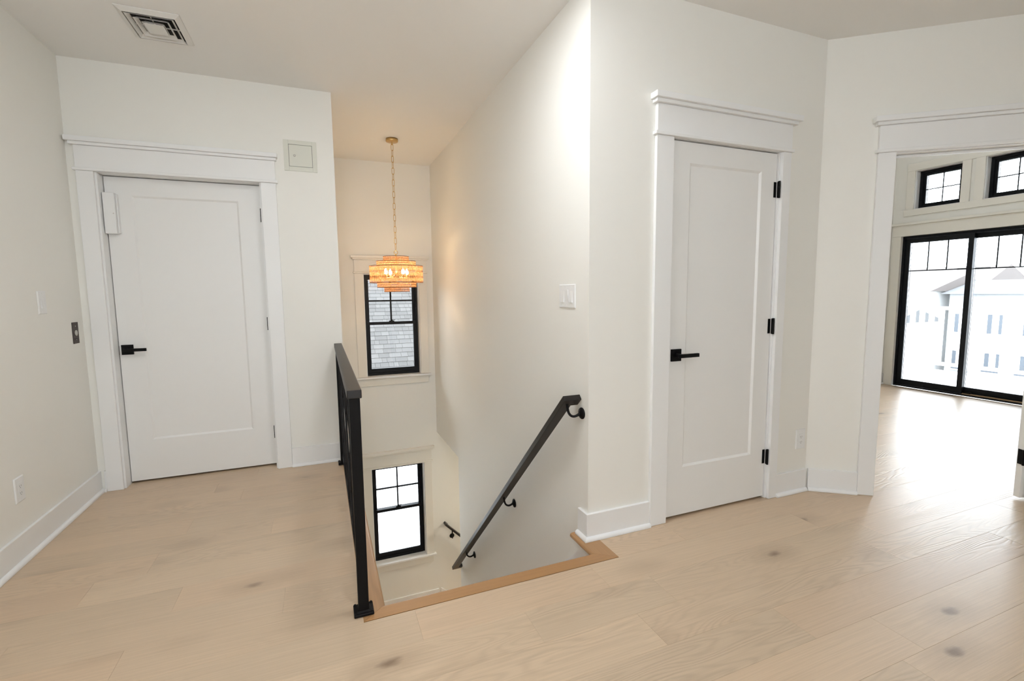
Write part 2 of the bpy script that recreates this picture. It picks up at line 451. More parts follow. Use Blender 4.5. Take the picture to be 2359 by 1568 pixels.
# ------------------------------------------------------------------ floor of separate planks
mb = MB()
mb.box(XL - WT, 6.93, YREAR - WT, YN - .07, -0.20, -0.0125)
mb.box(XL - WT, XS - .005, YN - .07, Y1 + WT + .05, -0.20, -0.0125)
mb.box(XR + .003, 6.93, YN - .07, Y3 + .13, -0.20, -0.0125)
mb.box(XR + WT + .003, 6.93, Y3 + .13, YN2 + WT, -0.20, -0.0125)
floor = mb.build('floor', M['sub'])
struct(floor, 'wide pale oak plank floor of hall and bright room', 'floor')
PW = 0.1825
known = {4: [-0.31], 3: [-0.806], 2: [-1.0], 1: [-0.623], 0: [-0.204], -1: [-0.72, 1.673], -2: [0.29, 1.10], -3: [0.695, 1.302], -4: [1.10], -5: [1.62], -6: [1.92]}
def plank(x0, x1, y0, y1):
    g = 0.00012; t = 0.0005
    x0 += g; x1 -= g; y0 += g; y1 -= g
    mb = MB()
    zt = 0.0; zb = -0.0125
    mb.add([(x0, y0, zb), (x1, y0, zb), (x1, y1, zb), (x0, y1, zb),
            (x0, y0, zt - t), (x1, y0, zt - t), (x1, y1, zt - t), (x0, y1, zt - t),
            (x0 + t, y0 + t, zt), (x1 - t, y0 + t, zt), (x1 - t, y1 - t, zt), (x0 + t, y1 - t, zt)],
           [(0, 1, 5, 4), (1, 2, 6, 5), (2, 3, 7, 6), (3, 0, 4, 7), (4, 5, 9, 8), (5, 6, 10, 9), (6, 7, 11, 10), (7, 4, 8, 11), (8, 9, 10, 11)])
    mb.build('plank', M['floor'], floor, recalc=False)
k0 = int(math.floor((YREAR - 2.002) / PW)); k1 = int(math.ceil((YN2 - 2.002) / PW))
for k in range(k0, k1 + 1):
    y0 = max(2.002 + k * PW, YREAR); y1 = min(2.002 + (k + 1) * PW, YN2)
    if y1 - y0 < .01: continue
    rr = random.Random(100 + k)
    js = sorted(known.get(k, []))
    x = js[0] if js else rr.uniform(-.9, .6)
    left = []
    while x > XL: left.append(x); x -= rr.uniform(0.75, 1.9)
    right = list(js[1:]) if js else []
    x = right[-1] if right else (js[0] if js else left[0])
    while x < XG: 
        x += rr.uniform(0.9, 2.1); right.append(x)
    cuts = sorted(set(left + right))
    segs = []
    if y1 <= YNO + .004: segs = [(XL, XG + .005)]
    else:
        segs = [(XL, XNO)] if y0 < Y1 + .09 else []
        if y0 < Y3 + .05: segs.append((XRNO, XG + .005))
        else: segs.append((3.03, XG + .005))
    yb, yt = y0, y1
    for a, b in segs:
        yt_ = min(y1, Y1 + .14) if a == XL and y0 > YNO - .01 else y1
        ps = [a] + [c for c in cuts if a + .06 < c < b - .06] + [b]
        for p, q in zip(ps, ps[1:]): plank(p, q, yb, yt_)

# stair nosing edging the floor opening
nos = thing('trim_1', (0.6, YNO, 0), 'honey oak nosing edging the floor around the stair opening', 'stair nosing', kind='structure')
def nosing_profile(a, b):      # rounded nose section from a(back) to b(front, overhanging); returns (d,z)
    w = b - a; r = 0.0135
    pts = [(0, -0.027), (0, 0.0)]
    for i in range(0, 9):
        t = PI / 2 - PI * i / 8
        pts.append((w - r + r * math.cos(t), -r + r * math.sin(t)))
    return pts
mb = MB(); prof = nosing_profile(YNO, YN)   # front piece, nose points to +y
n = len(prof)
def mitred(prof, f):
    """f(d) -> (p_start, p_end) ; z added"""
    vs0 = []; vs1 = []
    for d, z in prof:
        a, b = f(d); vs0.append((a[0], a[1], z)); vs1.append((b[0], b[1], z))
    n = len(prof)
    return vs0 + vs1, [tuple(range(n - 1, -1, -1)), tuple(range(n, 2 * n))] + [(i, (i + 1) % n, n + (i + 1) % n, n + i) for i in range(n)]
W_ = YN - YNO
g_ = 0.0006
vs, fs = mitred(prof, lambda d: ((XNO + g_ + d / W_ * (XNI - XNO), YNO + d), (XRNO - g_ - d / W_ * (XRNO - XRN), YNO + d)))
mb.add(vs, fs); mb.build('front_nosing', M['nosing'], nos)
mb = MB(); WL = XNI - XNO
vs, fs = mitred(nosing_profile(0, WL), lambda d: ((XNO + d, YNO + g_ + d / WL * W_), (XNO + d, Y1 - .002)))
mb.add(vs, fs); mb.build('side_nosing', M['nosing_y'], nos)
mb = MB(); WR = XRNO - XRN
vs, fs = mitred(nosing_profile(0, WR), lambda d: ((XRNO - d, YNO + g_ + d / WR * W_), (XRNO - d, Y3 - .001)))
mb.add(vs, fs)
vs, fs = mitred(nosing_profile(0, XR - XRN - .001), lambda d: ((XR - .001 - d, Y3 - .001), (XR - .001 - d, 2.115)))
mb.add(vs, fs); mb.build('side_nosing', M['nosing_y'], nos)

# ------------------------------------------------------------------ stairs
NR = 13; RZ = -ZL / NR; TRD = 0.2085
st = thing('staircase', (0.675, YN, ZL), 'stairs with white risers and skirt board descending from the oak nosing', 'stairs')
for i in range(1, NR):
    z = -RZ * i; y = YN - .025 + TRD * (i - 1)
    mb = MB(); mb.box(XS + .002, XR - .002, y, y + TRD + .025, z - .027, z); mb.build('tread', M['nosing'], st)
for i in range(0, NR):
    z = -RZ * i; y = YN - .025 + TRD * i
    mb = MB(); mb.box(XS + .002, XR - .002, y + .0005, y + .02, z - RZ, z - (.0275 if i else .028)); mb.build('riser', M['trim'], st)
sl = RZ / TRD
def skirt(x0, x1):
    z0 = 0.085
    ya, yb = YN - .02, 4.40
    mb = MB(); mb.prism([(x0, ya, -.036), (x0, YN + (z0 + .036) / sl, -.036), (x0, yb, z0 - sl * (yb - YN)), (x0, yb, ZL), (x0, yb - .05, ZL), (x0, ya, -.6)], (x1 - x0, 0, 0))
    mb.build('skirt_board', M['trim'], st)
skirt(XR - .016, XR - .0005); skirt(XS + .0005, XS + .016)
mb = MB(); mb.box(XS, XR + WT, YOP - .25, Y2, ZL - .1, ZL)
struct(mb.build('floor_landing', M['floor']), 'oak landing floor at the turn of the stairs, hidden below', 'floor')
st2 = thing('staircase', (XR + WT, 5.0, ZL - 1.0), 'lower stair flight turning right below the landing, behind the stairwell wall', 'stairs')
for i in range(1, 11):
    x = XR + .06 + TRD * (i - 1); z = ZL - RZ * i
    mb = MB(); mb.box(x, x + TRD + .025, YOP + .002, Y2 - .018, z - .027, z); mb.build('tread', M['nosing_y'], st2)
    mb = MB(); mb.box(x + .001, x + .02, YOP + .002, Y2 - .018, z, z + RZ - .028); mb.build('riser', M['trim'], st2)
mb = MB(); xa, xb = XR + .0, XR + 2.1
mb.prism([(xa, Y2 - .016, ZL + ZBB), (xa + .03, Y2 - .016, ZL + ZBB - .02), (xb, Y2 - .016, ZL + ZBB - .02 - sl * (xb - xa)), (xb, Y2 - .016, ZL - .25 - sl * (xb - xa)), (xa, Y2 - .016, ZL - .25)], (0, .0155, 0))
mb.build('skirt_board', M['trim'], st2)

# ------------------------------------------------------------------ baseboards
def baseboard(name, label, runs):
    """runs: (frame, s0, s1)"""
    fr, s0, s1 = runs[0][:3]
    zb = runs[0][3] if len(runs[0]) > 3 else 0.0
    e = thing(name, fr.p((s0 + s1) / 2, zb, 0), label, 'baseboard', kind='structure')
    for run in runs:
        fr, s0, s1 = run[:3]
        zz = run[3] if len(run) > 3 else 0.0
        mb = MB(); mb.fb(fr, s0, s1, zz + .0008, zz + ZBB, 0.0003, .0155); mb.build('board', M['trim'], e, bevel=.002)
        prof = [(0.0156, .0008), (0.0156, .021)] + [(0.0156 + .017 * math.sin(t), .004 + .017 * math.cos(t)) for t in [i * PI / 12 for i in range(1, 7)]] + [(0.0326, .0008)]
        mb = MB(); mb.prism([fr.p(s0, zz + z, o) for o, z in prof], fr.s * (s1 - s0)); mb.build('shoe_molding', M['trim'], e)
    return e
baseboard('baseboard_left', 'white baseboard along the left wall', [(FL, YREAR + .01, Y1 - .0005)])
baseboard('baseboard_back', 'short white baseboard between the left door casing and the stairwell', [(FB, -0.2555, XS - .04)])
baseboard('baseboard_back_corner', 'sliver of white baseboard left of the left door casing', [(FB, XL + .034, -1.361)])
e = thing('baseboard_closet', FC.p(1.4, 0, 0), 'white baseboard wrapping the wall corner beside the oak nosing', 'baseboard', kind='structure')
shoe = [(0.0156, .0008), (0.0156, .021)] + [(0.0156 + .017 * math.sin(t), .004 + .017 * math.cos(t)) for t in [i * PI / 12 for i in range(1, 7)]] + [(0.0326, .0008)]
for prof_, nm_ in (([(.0003, .0008), (.0003, ZBB), (.0140, ZBB), (.0155, ZBB - .0015), (.0155, .0008)], 'board'), (shoe, 'shoe_molding')):
    n_ = len(prof_)
    fs_ = [tuple(range(n_ - 1, -1, -1)), tuple(range(n_, 2 * n_))] + [(i, (i + 1) % n_, n_ + (i + 1) % n_, n_ + i) for i in range(n_)]
    mb = MB(); mb.add([FC.p(XR - o, z, o) for o, z in prof_] + [FC.p(1.5915, z, o) for o, z in prof_], fs_); mb.build(nm_, M['trim'], e)
    mb = MB(); mb.add([FR.p(Y3 - o + .0001, z, o) for o, z in prof_] + [FR.p(2.10, z, o) for o, z in prof_], fs_); mb.build(nm_, M['trim'], e)
baseboard('baseboard_closet_right', 'white baseboard between the closet door casing and the angled wall', [(FC, 2.5335, XC - .012)])
baseboard('baseboard_angled', 'white baseboard at the foot of the angled wall', [(FA, 0.012, .2825)])
baseboard('baseboard_landing', 'white baseboard on the far stairwell wall at the landing', [(FW, XS + .001, XR - .03, ZL)])
baseboard('baseboard_bright_room', 'white baseboard of the bright room end wall', [(Frame((0, YN2, 0), (1, 0, 0), (0, -1, 0)), 3.04, XG - .001)])

# ------------------------------------------------------------------ door casings with crown heads
def casing(name, fr, a0, a1, b0, b1, label, crown_l=0.033, crown_r=0.035):
    """a0..a1 left leg, b0..b1 right leg"""
    e = thing(name, fr.p((a0 + b1) / 2, 0, 0), label, 'door casing', kind='structure')
    zt = ZD + .003
    for s0, s1 in ((a0, a1), (b0, b1)):
        mb = MB(); mb.fb(fr, s0, s1, 0.0008, zt - .0005, .0004, .020); mb.build('side_casing', M['trim'], e, bevel=.0015)
    mb = MB(); mb.fb(fr, a0 - .014, b1 + .014, zt, zt + .018, .0004, .030); mb.build('fillet', M['trim'], e, bevel=.003)
    mb = MB(); mb.fb(fr, a0, b1, zt + .0185, zt + .150, .0004, .022); mb.build('frieze_board', M['trim'], e, bevel=.0015)
    mb = MB(); mb.fb(fr, a0 - crown_l * .6, b1 + crown_r * .6, zt + .1505, zt + .168, .0004, .038)
    mb.fb(fr, a0 - crown_l, b1 + crown_r, zt + .168, zt + .197, .0004, .054); mb.build('crown', M['trim'], e, bevel=.002)
    return e
casing('trim_2', FB, -1.36, -1.273, -0.351, -0.256, 'white casing with stepped crown around the left door', .033, .018)
casing('trim_3', FC, 1.592, 1.698, 2.470, 2.533, 'white casing with stepped crown around the closet door', .030, .042)
casing('trim_4', FA, 0.283, 0.371, 1.21, 1.30, 'white casing with stepped crown around the opening to the bright room')

def slab(mb, fr, s0, s1, z0, z1, o0, o1, ps0, ps1, pz0, pz1, rec=.009, bev=.012):
    """door leaf whose front (o1) has one recessed flat panel with sloped sticking"""
    P_ = fr.p
    A = [P_(s0, z0, o1), P_(s1, z0, o1), P_(s1, z1, o1), P_(s0, z1, o1)]
    B = [P_(ps0, pz0, o1), P_(ps1, pz0, o1), P_(ps1, pz1, o1), P_(ps0, pz1, o1)]
    C = [P_(ps0 + bev, pz0 + bev, o1 - rec), P_(ps1 - bev, pz0 + bev, o1 - rec), P_(ps1 - bev, pz1 - bev, o1 - rec), P_(ps0 + bev, pz1 - bev, o1 - rec)]
    D = [P_(s0, z0, o0), P_(s1, z0, o0), P_(s1, z1, o0), P_(s0, z1, o0)]
    vs = A + B + C + D
    fs = [(8, 9, 10, 11), (15, 14, 13, 12)]
    for i in range(4):
        j = (i + 1) % 4
        fs += [(i, j, 4 + j, 4 + i), (4 + i, 4 + j, 8 + j, 8 + i), (12 + i, 12 + j, j, i)]
    mb.add(vs, fs)

def lever(fr, s, z, o, parent, dirn=1):
    h = thing('lever_handle', (0, 0, 0), None, None)
    h.parent = parent
    h.location = fr.p(s, z, o) - Vector(parent.location)
    mb = MB(); mb.fb(fr, s - .033, s + .033, z - .033, z + .033, o + .0002, o + .010); mb.build('rose', M['black'], h, bevel=.0015)
    mb = MB(); mb.cyl(fr.p(s, z, o + .0102), fr.p(s, z, o + .050), .011, 16); mb.build('neck', M['black'], h)
    a, b = (s - .012, s + .115) if dirn > 0 else (s - .115, s + .012)
    mb = MB(); mb.fb(fr, a, b, z - .010, z + .010, o + .042, o + .056); mb.build('lever', M['black'], h, bevel=.0015)

def hinge(fr, s, z, o, parent, w=.028):
    mb = MB()
    mb.fb(fr, s - .004, s + w - .004, z - .045, z + .045, o - .004, o + .0015)
    mb.cyl(fr.p(s, z - .047, o + .006), fr.p(s, z + .047, o + .006), .0065, 10)
    mb.build('hinge', M['black'], parent)

def jamb(fr, s0, s1, zt, o0, o1, parent, stop=None, th=.0185, sill=False):
    for a, b in ((s0 - th, s0 - .0005), (s1 + .0005, s1 + th)):
        mb = MB(); mb.fb(fr, a, b, 0.0008, zt + .0015, o0, o1); mb.build('jamb', M['trim'], parent)
    mb = MB(); mb.fb(fr, s0 - th, s1 + th, zt + .002, zt + th, o0, o1); mb.build('jamb', M['trim'], parent)
    if stop:
        mb = MB()
        mb.fb(fr, s0, s0 + .011, .0008, zt - .001, stop[0], stop[1]); mb.fb(fr, s1 - .011, s1, .0008, zt - .001, stop[0], stop[1])
        mb.fb(fr, s0 + .0112, s1 - .0112, zt - .012, zt, stop[0], stop[1]); mb.build('door_stop', M['trim'], parent)

# left door: swings away from us? leaf set deep in the jamb
d1 = thing('door_1', FB.p((D1[0] + D1[1]) / 2, 0, -.08), 'white single panel door with black lever left of the stairwell', 'door', kind='structure')
jamb(FB, D1[0] - .001, D1[1] + .001, ZD, -.1195, .0002, d1)
D1O = -.083
mb = MB(); slab(mb, FB, D1[0] + .003, D1[1] - .003, .014, ZD - .003, D1O - .035, D1O, -1.119, -.507, .292, 1.925); mb.build('door_leaf', M['door'], d1)
lever(FB, -1.213, .918, D1O, d1)
for z in (1.835, 1.063, .257): 
    mb = MB(); mb.fb(FB, D1[1] - .0100, D1[1] - .0002, z - .047, z + .047, D1O + .0004, D1O + .011); mb.build('hinge', M['black'], d1)
mb = MB(); mb.fb(FB, D1[0] - .0004, D1[0] + .0026, .885, .945, D1O - .03, D1O - .004); mb.build('latch_plate', M['plate'], d1)
mb = MB(); ya, yb = Y1 + WT + .001, Y1 + 1.25
mb.box(XL - WT, XL - .06, ya, yb, -.2, 2.5); mb.box(-.06, .008, ya, yb, -.2, 2.5); mb.box(XL - WT, .008, yb, yb + .06, -.2, 2.5); mb.box(XL - WT, .008, ya, yb, 2.5, 2.56); mb.box(XL - WT, .008, Y1 + .14, yb, -.2, -.1)  # shaft closed and coloured near-black so no sky light leaks through
struct(mb.build('wall_shaft_light_seal', M['shade_backing']), 'blackened shaft box closed behind the left door to keep light out of the gap beneath it', 'wall')
ib = thing('door_interlock_box', FB.p(-1.224, 1.67, D1O), 'narrow white plastic box fixed near the top of the left door', 'door sensor')
mb = MB(); mb.fb(FB, -1.258, -1.196, 1.672, 1.931, D1O + .0006, D1O + .052); mb.build('cover', M['plastic'], ib, bevel=.004)
mb = MB(); mb.fb(FB, -1.1955, -1.188, 1.677, 1.926, D1O + .0006, D1O + .03); mb.build('base_plate', M['plastic'], ib, bevel=.002)
mb = MB(); mb.cyl(FB.p(-1.206, 1.80, D1O + .0522), FB.p(-1.206, 1.80, D1O + .0535), .0035, 12); mb.build('screw', M['steel'], ib)

# closet door, leaf flush with the jamb, hinges visible on the right
d2 = thing('door_2', FC.p((D2[0] + D2[1]) / 2, 0, 0), 'narrow white single panel closet door with black lever and hinges', 'door', kind='structure')
D2O = -.010
jamb(FC, D2[0] - .001, D2[1] + .001, ZD, -.1195, .0002, d2, stop=(-.062, -.049))
mb = MB(); slab(mb, FC, D2[0] + .003, D2[1] - .003, .014, ZD - .004, D2O - .035, D2O, 1.829, 2.341, .288, 1.933); mb.build('door_leaf', M['door'], d2)
lever(FC, 1.762, .923, D2O, d2)
for z in (1.838, 1.055, .262): hinge(FC, D2[1] + .001, z, .0015, d2, w=.0)
for z in (1.838, 1.055, .262):
    mb = MB(); mb.fb(FC, D2[1] - .022, D2[1] - .0045, z - .043, z + .043, D2O + .0003, D2O + .0025); mb.build('hinge_leaf', M['black'], d2)
mb = MB(); mb.fb(FC, D2[0] - .0006, D2[0] + .0024, .888, .95, D2O - .03, D2O + .004); mb.build('latch_plate', M['black'], d2)

# open door of the bright room, folded back beside its opening
jo = thing('door_4', FA.p((OPN[0] + OPN[1]) / 2, 0, -.06), 'white jamb lining of the opening to the bright room', 'door frame', kind='structure')
jamb(FA, OPN[0] - .001, OPN[1] + .001, ZD - .004, -.1245, .0002, jo, stop=(-.060, -.046))
a3 = -0.39
F3 = Frame((3.834, 1.442, 0), (math.cos(a3), math.sin(a3), 0), (math.sin(a3) , -math.cos(a3), 0))
d3 = thing('door_3', F3.p(.4, 0.012, 0), 'open white door leaf with black hinge at the right edge of view', 'door', kind='structure')
mb = MB(); mb.fb(F3, 0, .80, .014, ZD - .01, 0.0, .036); mb.build('door_leaf', M['door'], d3, bevel=.001)
for z in (.262, 1.055, 1.838):
    mb = MB(); mb.fb(F3, -.0025, -.0002, z - .045, z + .045, .006, .036); mb.cyl(F3.p(-.004, z - .047, .042), F3.p(-.004, z + .047, .042), .0065, 10); mb.build('hinge', M['black'], d3)

# ------------------------------------------------------------------ double-hung windows of the stairwell
def double_hung(name, dz, label):
    s0, s1 = W1X; z0, z1 = W1Z[0] + dz, W1Z[1] + dz
    e = thing(name, FW.p((s0 + s1) / 2, z0, 0), label, 'window', kind='structure')
    T = M['wintrim']
    # casing
    for a, b in ((.348, s0), (s1, 1.142)):
        mb = MB(); mb.fb(FW, a, b, z0 + .012, z1 + .005, .0004, .02); mb.build('side_casing', T, e, bevel=.0015)
    mb = MB(); mb.fb(FW, .336, 1.154, z1 + .0055, z1 + .023, .0004, .03); mb.build('fillet', T, e, bevel=.003)
    mb = MB(); mb.fb(FW, .348, 1.142, z1 + .0235, z1 + .152, .0004, .022); mb.build('frieze_board', T, e, bevel=.0015)
    mb = MB(); mb.fb(FW, .332, 1.158, z1 + .1525, z1 + .170, .0004, .038); mb.fb(FW, .316, 1.174, z1 + .170, z1 + .197, .0004, .054); mb.build('crown', T, e, bevel=.002)
    mb = MB(); mb.fb(FW, .324, 1.166, z0 - .010, z0 + .010, .0004, .045); mb.fb(FW, s0 + .001, s1 - .001, z0 + .0005, z0 + .010, -.158, .0004); mb.build('stool', M['trim'], e, bevel=.002)
    mb = MB(); mb.fb(FW, .345, 1.135, z0 - .095, z0 - .0105, .0004, .018); mb.build('apron', T, e, bevel=.0015)
    # jamb liners
    mb = MB()
    mb.fb(FW, s0 + .0005, s0 + .008, z0 + .0105, z1 - .0085, -.158, 0); mb.fb(FW, s1 - .008, s1 - .0005, z0 + .0105, z1 - .0085, -.158, 0)
    mb.fb(FW, s0 + .0005, s1 - .0005, z1 - .008, z1 - .0005, -.158, 0); mb.build('jamb_liner', M['trim'], e)
    # outer black frame
    K = M['winblack']
    a, b = s0 + .0085, s1 - .0085; c, d = z0 + .0108, z1 - .0088
    mb = MB()
    mb.fb(FW, a, a + .022, c, d, -.150, -.075); mb.fb(FW, b - .022, b, c, d, -.150, -.075)
    mb.fb(FW, a + .022, b - .022, d - .022, d, -.150, -.075); mb.fb(FW, a + .022, b - .022, c, c + .026, -.150, -.070)
    mb.build('window_frame', K, e)
    a += .0225; b -= .0225; c += .0265; d -= .0225
    zm = 0.937 + dz
    def sash(nm, zz0, zz1, o0, o1, bot, top, grid):
        sh = thing(nm, (0, 0, 0), None, None); sh.parent = e; sh.location = FW.p((a + b) / 2, zz0, o0) - Vector(e.location)
        st = .030
        mb = MB()
        mb.fb(FW, a, a + st, zz0, zz1, o0, o1); mb.fb(FW, b - st, b, zz0, zz1, o0, o1)
        mb.fb(FW, a + st, b - st, zz0, zz0 + bot, o0, o1); mb.fb(FW, a + st, b - st, zz1 - top, zz1, o0, o1)
        mb.build('sash_frame', K, sh)
        ga, gb, gc, gd = a + st, b - st, zz0 + bot, zz1 - top
        om = (o0 + o1) / 2
        if grid:
            xm, zg = (ga + gb) / 2, (gc + gd) / 2
            mb = MB(); mb.fb(FW, xm - .009, xm + .009, gc, gd, om - .011, om + .011); mb.build('muntin', K, sh)
            mb = MB(); mb.fb(FW, ga, xm - .0092, zg - .009, zg + .009, om - .010, om + .010); mb.fb(FW, xm + .0092, gb, zg - .009, zg + .009, om - .010, om + .010); mb.build('muntin', K, sh)
            lit = [(ga, xm - .009, gc, zg - .009), (xm + .009, gb, gc, zg - .009), (ga, xm - .009, zg + .009, gd), (xm + .009, gb, zg + .009, gd)]
        else: lit = [(ga, gb, gc, gd)]
        for l in lit:
            mb = MB(); mb.fb(FW, l[0] + .0003, l[1] - .0003, l[2] + .0003, l[3] - .0003, om - .002, om + .002); mb.build('pane', M['glass'], sh)
    sash('upper_sash', zm - .020, d, -.146, -.116, .032, .030, True)
    sash('lower_sash', c, zm + .014, -.112, -.080, .050, .034, False)
    xm = (s0 + s1) / 2
    mb = MB(); mb.fb(FW, xm - .028, xm + .028, zm + .0145, zm + .024, -.108, -.086); mb.cyl(FW.p(xm, zm + .0242, -.097), FW.p(xm, zm + .034, -.097), .011, 14)
    mb.fb(FW, xm + .004, xm + .040, zm + .029, zm + .035, -.103, -.093); mb.build('sash_lock', M['black'], e)
double_hung('window_1', 0.0, 'upper black double-hung window behind the woven chandelier')
double_hung('window_2', DZ2, 'lower black double-hung window at the stair landing')

# ------------------------------------------------------------------ glazing of the bright room
def transom(name, y0, y1, label):
    z0, z1 = ZT
    e = thing(name, FG.p((y0 + y1) / 2, z0, 0), label, 'window', kind='structure')
    K = M['winblack']
    mb = MB(); mb.fb(FG, y0 + .0004, y0 + .007, z0 + .0004, z1 - .0004, -.159, 0); mb.fb(FG, y1 - .007, y1 - .0004, z0 + .0004, z1 - .0004, -.159, 0)
    mb.fb(FG, y0 + .0072, y1 - .0072, z1 - .0074, z1 - .0004, -.159, 0); mb.fb(FG, y0 + .0072, y1 - .0072, z0 + .0004, z0 + .0074, -.159, 0); mb.build('jamb_liner', M['trim'], e)
    a, b, c, d = y0 + .0076, y1 - .0076, z0 + .0078, z1 - .0078
    for w, o0, o1 in ((.030, -.15, -.075), (.058, -.14, -.095)):
        mb = MB(); a2 = a + (0 if w < .04 else .0302); b2 = b - (0 if w < .04 else .0302); c2 = c + (0 if w < .04 else .0302); d2_ = d - (0 if w < .04 else .0302); t = .030 if w < .04 else .028
        mb.fb(FG, a2, a2 + t, c2, d2_, o0, o1); mb.fb(FG, b2 - t, b2, c2, d2_, o0, o1); mb.fb(FG, a2 + t, b2 - t, c2, c2 + t, o0, o1); mb.fb(FG, a2 + t, b2 - t, d2_ - t, d2_, o0, o1)
        mb.build('window_frame' if w < .04 else 'sash_frame', K, e)
    ga, gb, gc, gd = a + .0582, b - .0582, c + .0582, d - .0582
    ym, zg = (ga + gb) / 2, (gc + gd) / 2
    mb = MB(); mb.fb(FG, ym - .005, ym + .005, gc, gd, -.124, -.106); mb.build('muntin', K, e)
    mb = MB(); mb.fb(FG, ga, ym - .0052, zg - .005, zg + .005, -.124, -.106); mb.fb(FG, ym + .0052, gb, zg - .005, zg + .005, -.124, -.106); mb.build('muntin', K, e)
    for l in ((ga, ym - .005, gc, zg - .005), (ym + .005, gb, gc, zg - .005), (ga, ym - .005, zg + .005, gd), (ym + .005, gb, zg + .005, gd)):
        mb = MB(); mb.fb(FG, l[0] + .0003, l[1] - .0003, l[2] + .0003, l[3] - .0003, -.117, -.113); mb.build('pane', M['glass'], e)
transom('window_3', *TR[0], 'black transom window at left above the sliding door')
transom('window_4', *TR[1], 'black transom window at right above the sliding door, cut by the frame edge')
transom('window_5', *TR[2], 'black transom window in the bright room, out of frame')
transom('window_6', *TR[3], 'last black transom window in the bright room, out of frame')
# trim round the transoms and slider
def glaz_trim(name, sl, tr, label):
    e = thing(name, FG.p((sl[0] + sl[1]) / 2, 0, 0), label, 'window casing', kind='structure')
    T = M['wintrim']
    lo, hi = sl[0] - .1, sl[1] + .1
    mb = MB(); mb.fb(FG, sl[1] + .0005, hi, .001, ZSL + .0, .0004, .020); mb.build('side_casing', T, e, bevel=.0015)
    mb = MB(); mb.fb(FG, lo, sl[0] - .0005, .001, ZSL + .0, .0004, .020); mb.build('side_casing', T, e, bevel=.0015)
    mb = MB(); mb.fb(FG, lo, hi, ZSL + .0005, ZSL + .135, .0004, .022); mb.build('frieze_board', T, e, bevel=.0015)
    mb = MB(); mb.fb(FG, lo - .03, hi + .02, ZSL + .1355, ZSL + .165, .0004, .045); mb.build('crown', T, e, bevel=.002)
    a, b = min(t[0] for t in tr), max(t[1] for t in tr)
    mb = MB(); mb.fb(FG, a - .10, b + .10, ZT[0] - .075, ZT[0] - .0005, .0004, .022); mb.build('stool', T, e, bevel=.002)
    edges = sorted([a - .085] + [v for t in tr for v in t] + [b + .085])
    for p, q in zip(edges[0::2], edges[1::2]):
        if q - p > .14:
            mid = (p + q) / 2
            mb = MB(); mb.fb(FG, p + .0005, mid - .02, ZT[0], ZT[1], .0004, .020); mb.fb(FG, mid + .02, q - .0005, ZT[0], ZT[1], .0004, .020); mb.build('side_casing', T, e, bevel=.0015)
        else:
            mb = MB(); mb.fb(FG, p + .0005, q - .0005, ZT[0], ZT[1], .0004, .020); mb.build('side_casing', T, e, bevel=.0015)
    mb = MB(); mb.fb(FG, a - .085, b + .085, ZT[1] + .0005, ZT[1] + .09, .0004, .022); mb.build('head_casing', T, e, bevel=.0015)
glaz_trim('trim_5', SLA, TR[:2], 'cream casing around the black sliding door and its transoms')
glaz_trim('trim_6', SLB, TR[2:], 'cream casing around the second sliding door, out of frame')
def slider(name, sl, label):
    y0, y1 = sl; zt = ZSL - .002
    e = thing(name, FG.p((y0 + y1) / 2, 0, 0), label, 'sliding door', kind='structure')
    K = M['winblack']
    mb = MB(); mb.fb(FG, y0 + .0005, y0 + .026, .001, zt, -.155, -.02); mb.fb(FG, y1 - .026, y1 - .0005, .001, zt, -.155, -.02)
    mb.fb(FG, y0 + .0262, y1 - .0262, zt - .03, zt, -.155, -.02); mb.fb(FG, y0 + .0262, y1 - .0262, .001, .022, -.155, -.02); mb.build('door_frame', K, e)
    mb = MB(); mb.fb(FG, y0 + .027, (y0 + y1) / 2 - .04, .0225, .032, -.055, -.025); mb.build('threshold', M['trackwood'], e)
    ym = (y0 + y1) / 2
    def leaf(nm, a, b, o0, o1):
        sh = thing(nm, (0, 0, 0), None, None); sh.parent = e; sh.location = FG.p((a + b) / 2, .03, o0) - Vector(e.location)
        c, d = .024, zt - .032; st = .052; bt = .072
        mb = MB(); mb.fb(FG, a, a + st, c, d, o0, o1); mb.fb(FG, b - st, b, c, d, o0, o1); mb.fb(FG, a + st, b - st, c, c + bt, o0, o1); mb.fb(FG, a + st, b - st, d - .055, d, o0, o1)
        mb.build('leaf_frame', K, sh)
        ga, gb, gc, gd = a + st, b - st, c + bt, d - .055; om = (o0 + o1) / 2; zg = 1.484
        w = (gb - ga) / 3
        mb = MB(); mb.fb(FG, ga, gb, zg - .006, zg + .006, om - .010, om + .010); mb.build('muntin', K, sh)
        for k in (1, 2):
            mb = MB(); mb.fb(FG, ga + k * w - .006, ga + k * w + .006, zg + .0062, gd, om - .010, om + .010); mb.build('muntin', K, sh)
        cells = [(ga, gb, gc, zg - .006)] + [(ga + k * w + (.006 if k else 0), ga + (k + 1) * w - (.006 if k < 2 else 0), zg + .006, gd) for k in range(3)]
        for l in cells:
            mb = MB(); mb.fb(FG, l[0] + .0003, l[1] - .0003, l[2] + .0003, l[3] - .0003, om - .003, om + .003); mb.build('pane', M['glass'], sh)
    leaf('fixed_leaf', ym - .03, y1 - .0265, -.075, -.035)
    leaf('sliding_leaf', y0 + .0265, ym + .03, -.130, -.090)
    mb = MB(); mb.fb(FG, ym - .115, ym - .045, .030, .052, -.065, -.030); mb.build('foot_latch', M['black'], e, bevel=.006)
slider('door_5', SLA, 'black framed sliding glass door with small upper panes in the bright room')
slider('door_6', SLB, 'second black sliding glass door in the bright room, out of frame')
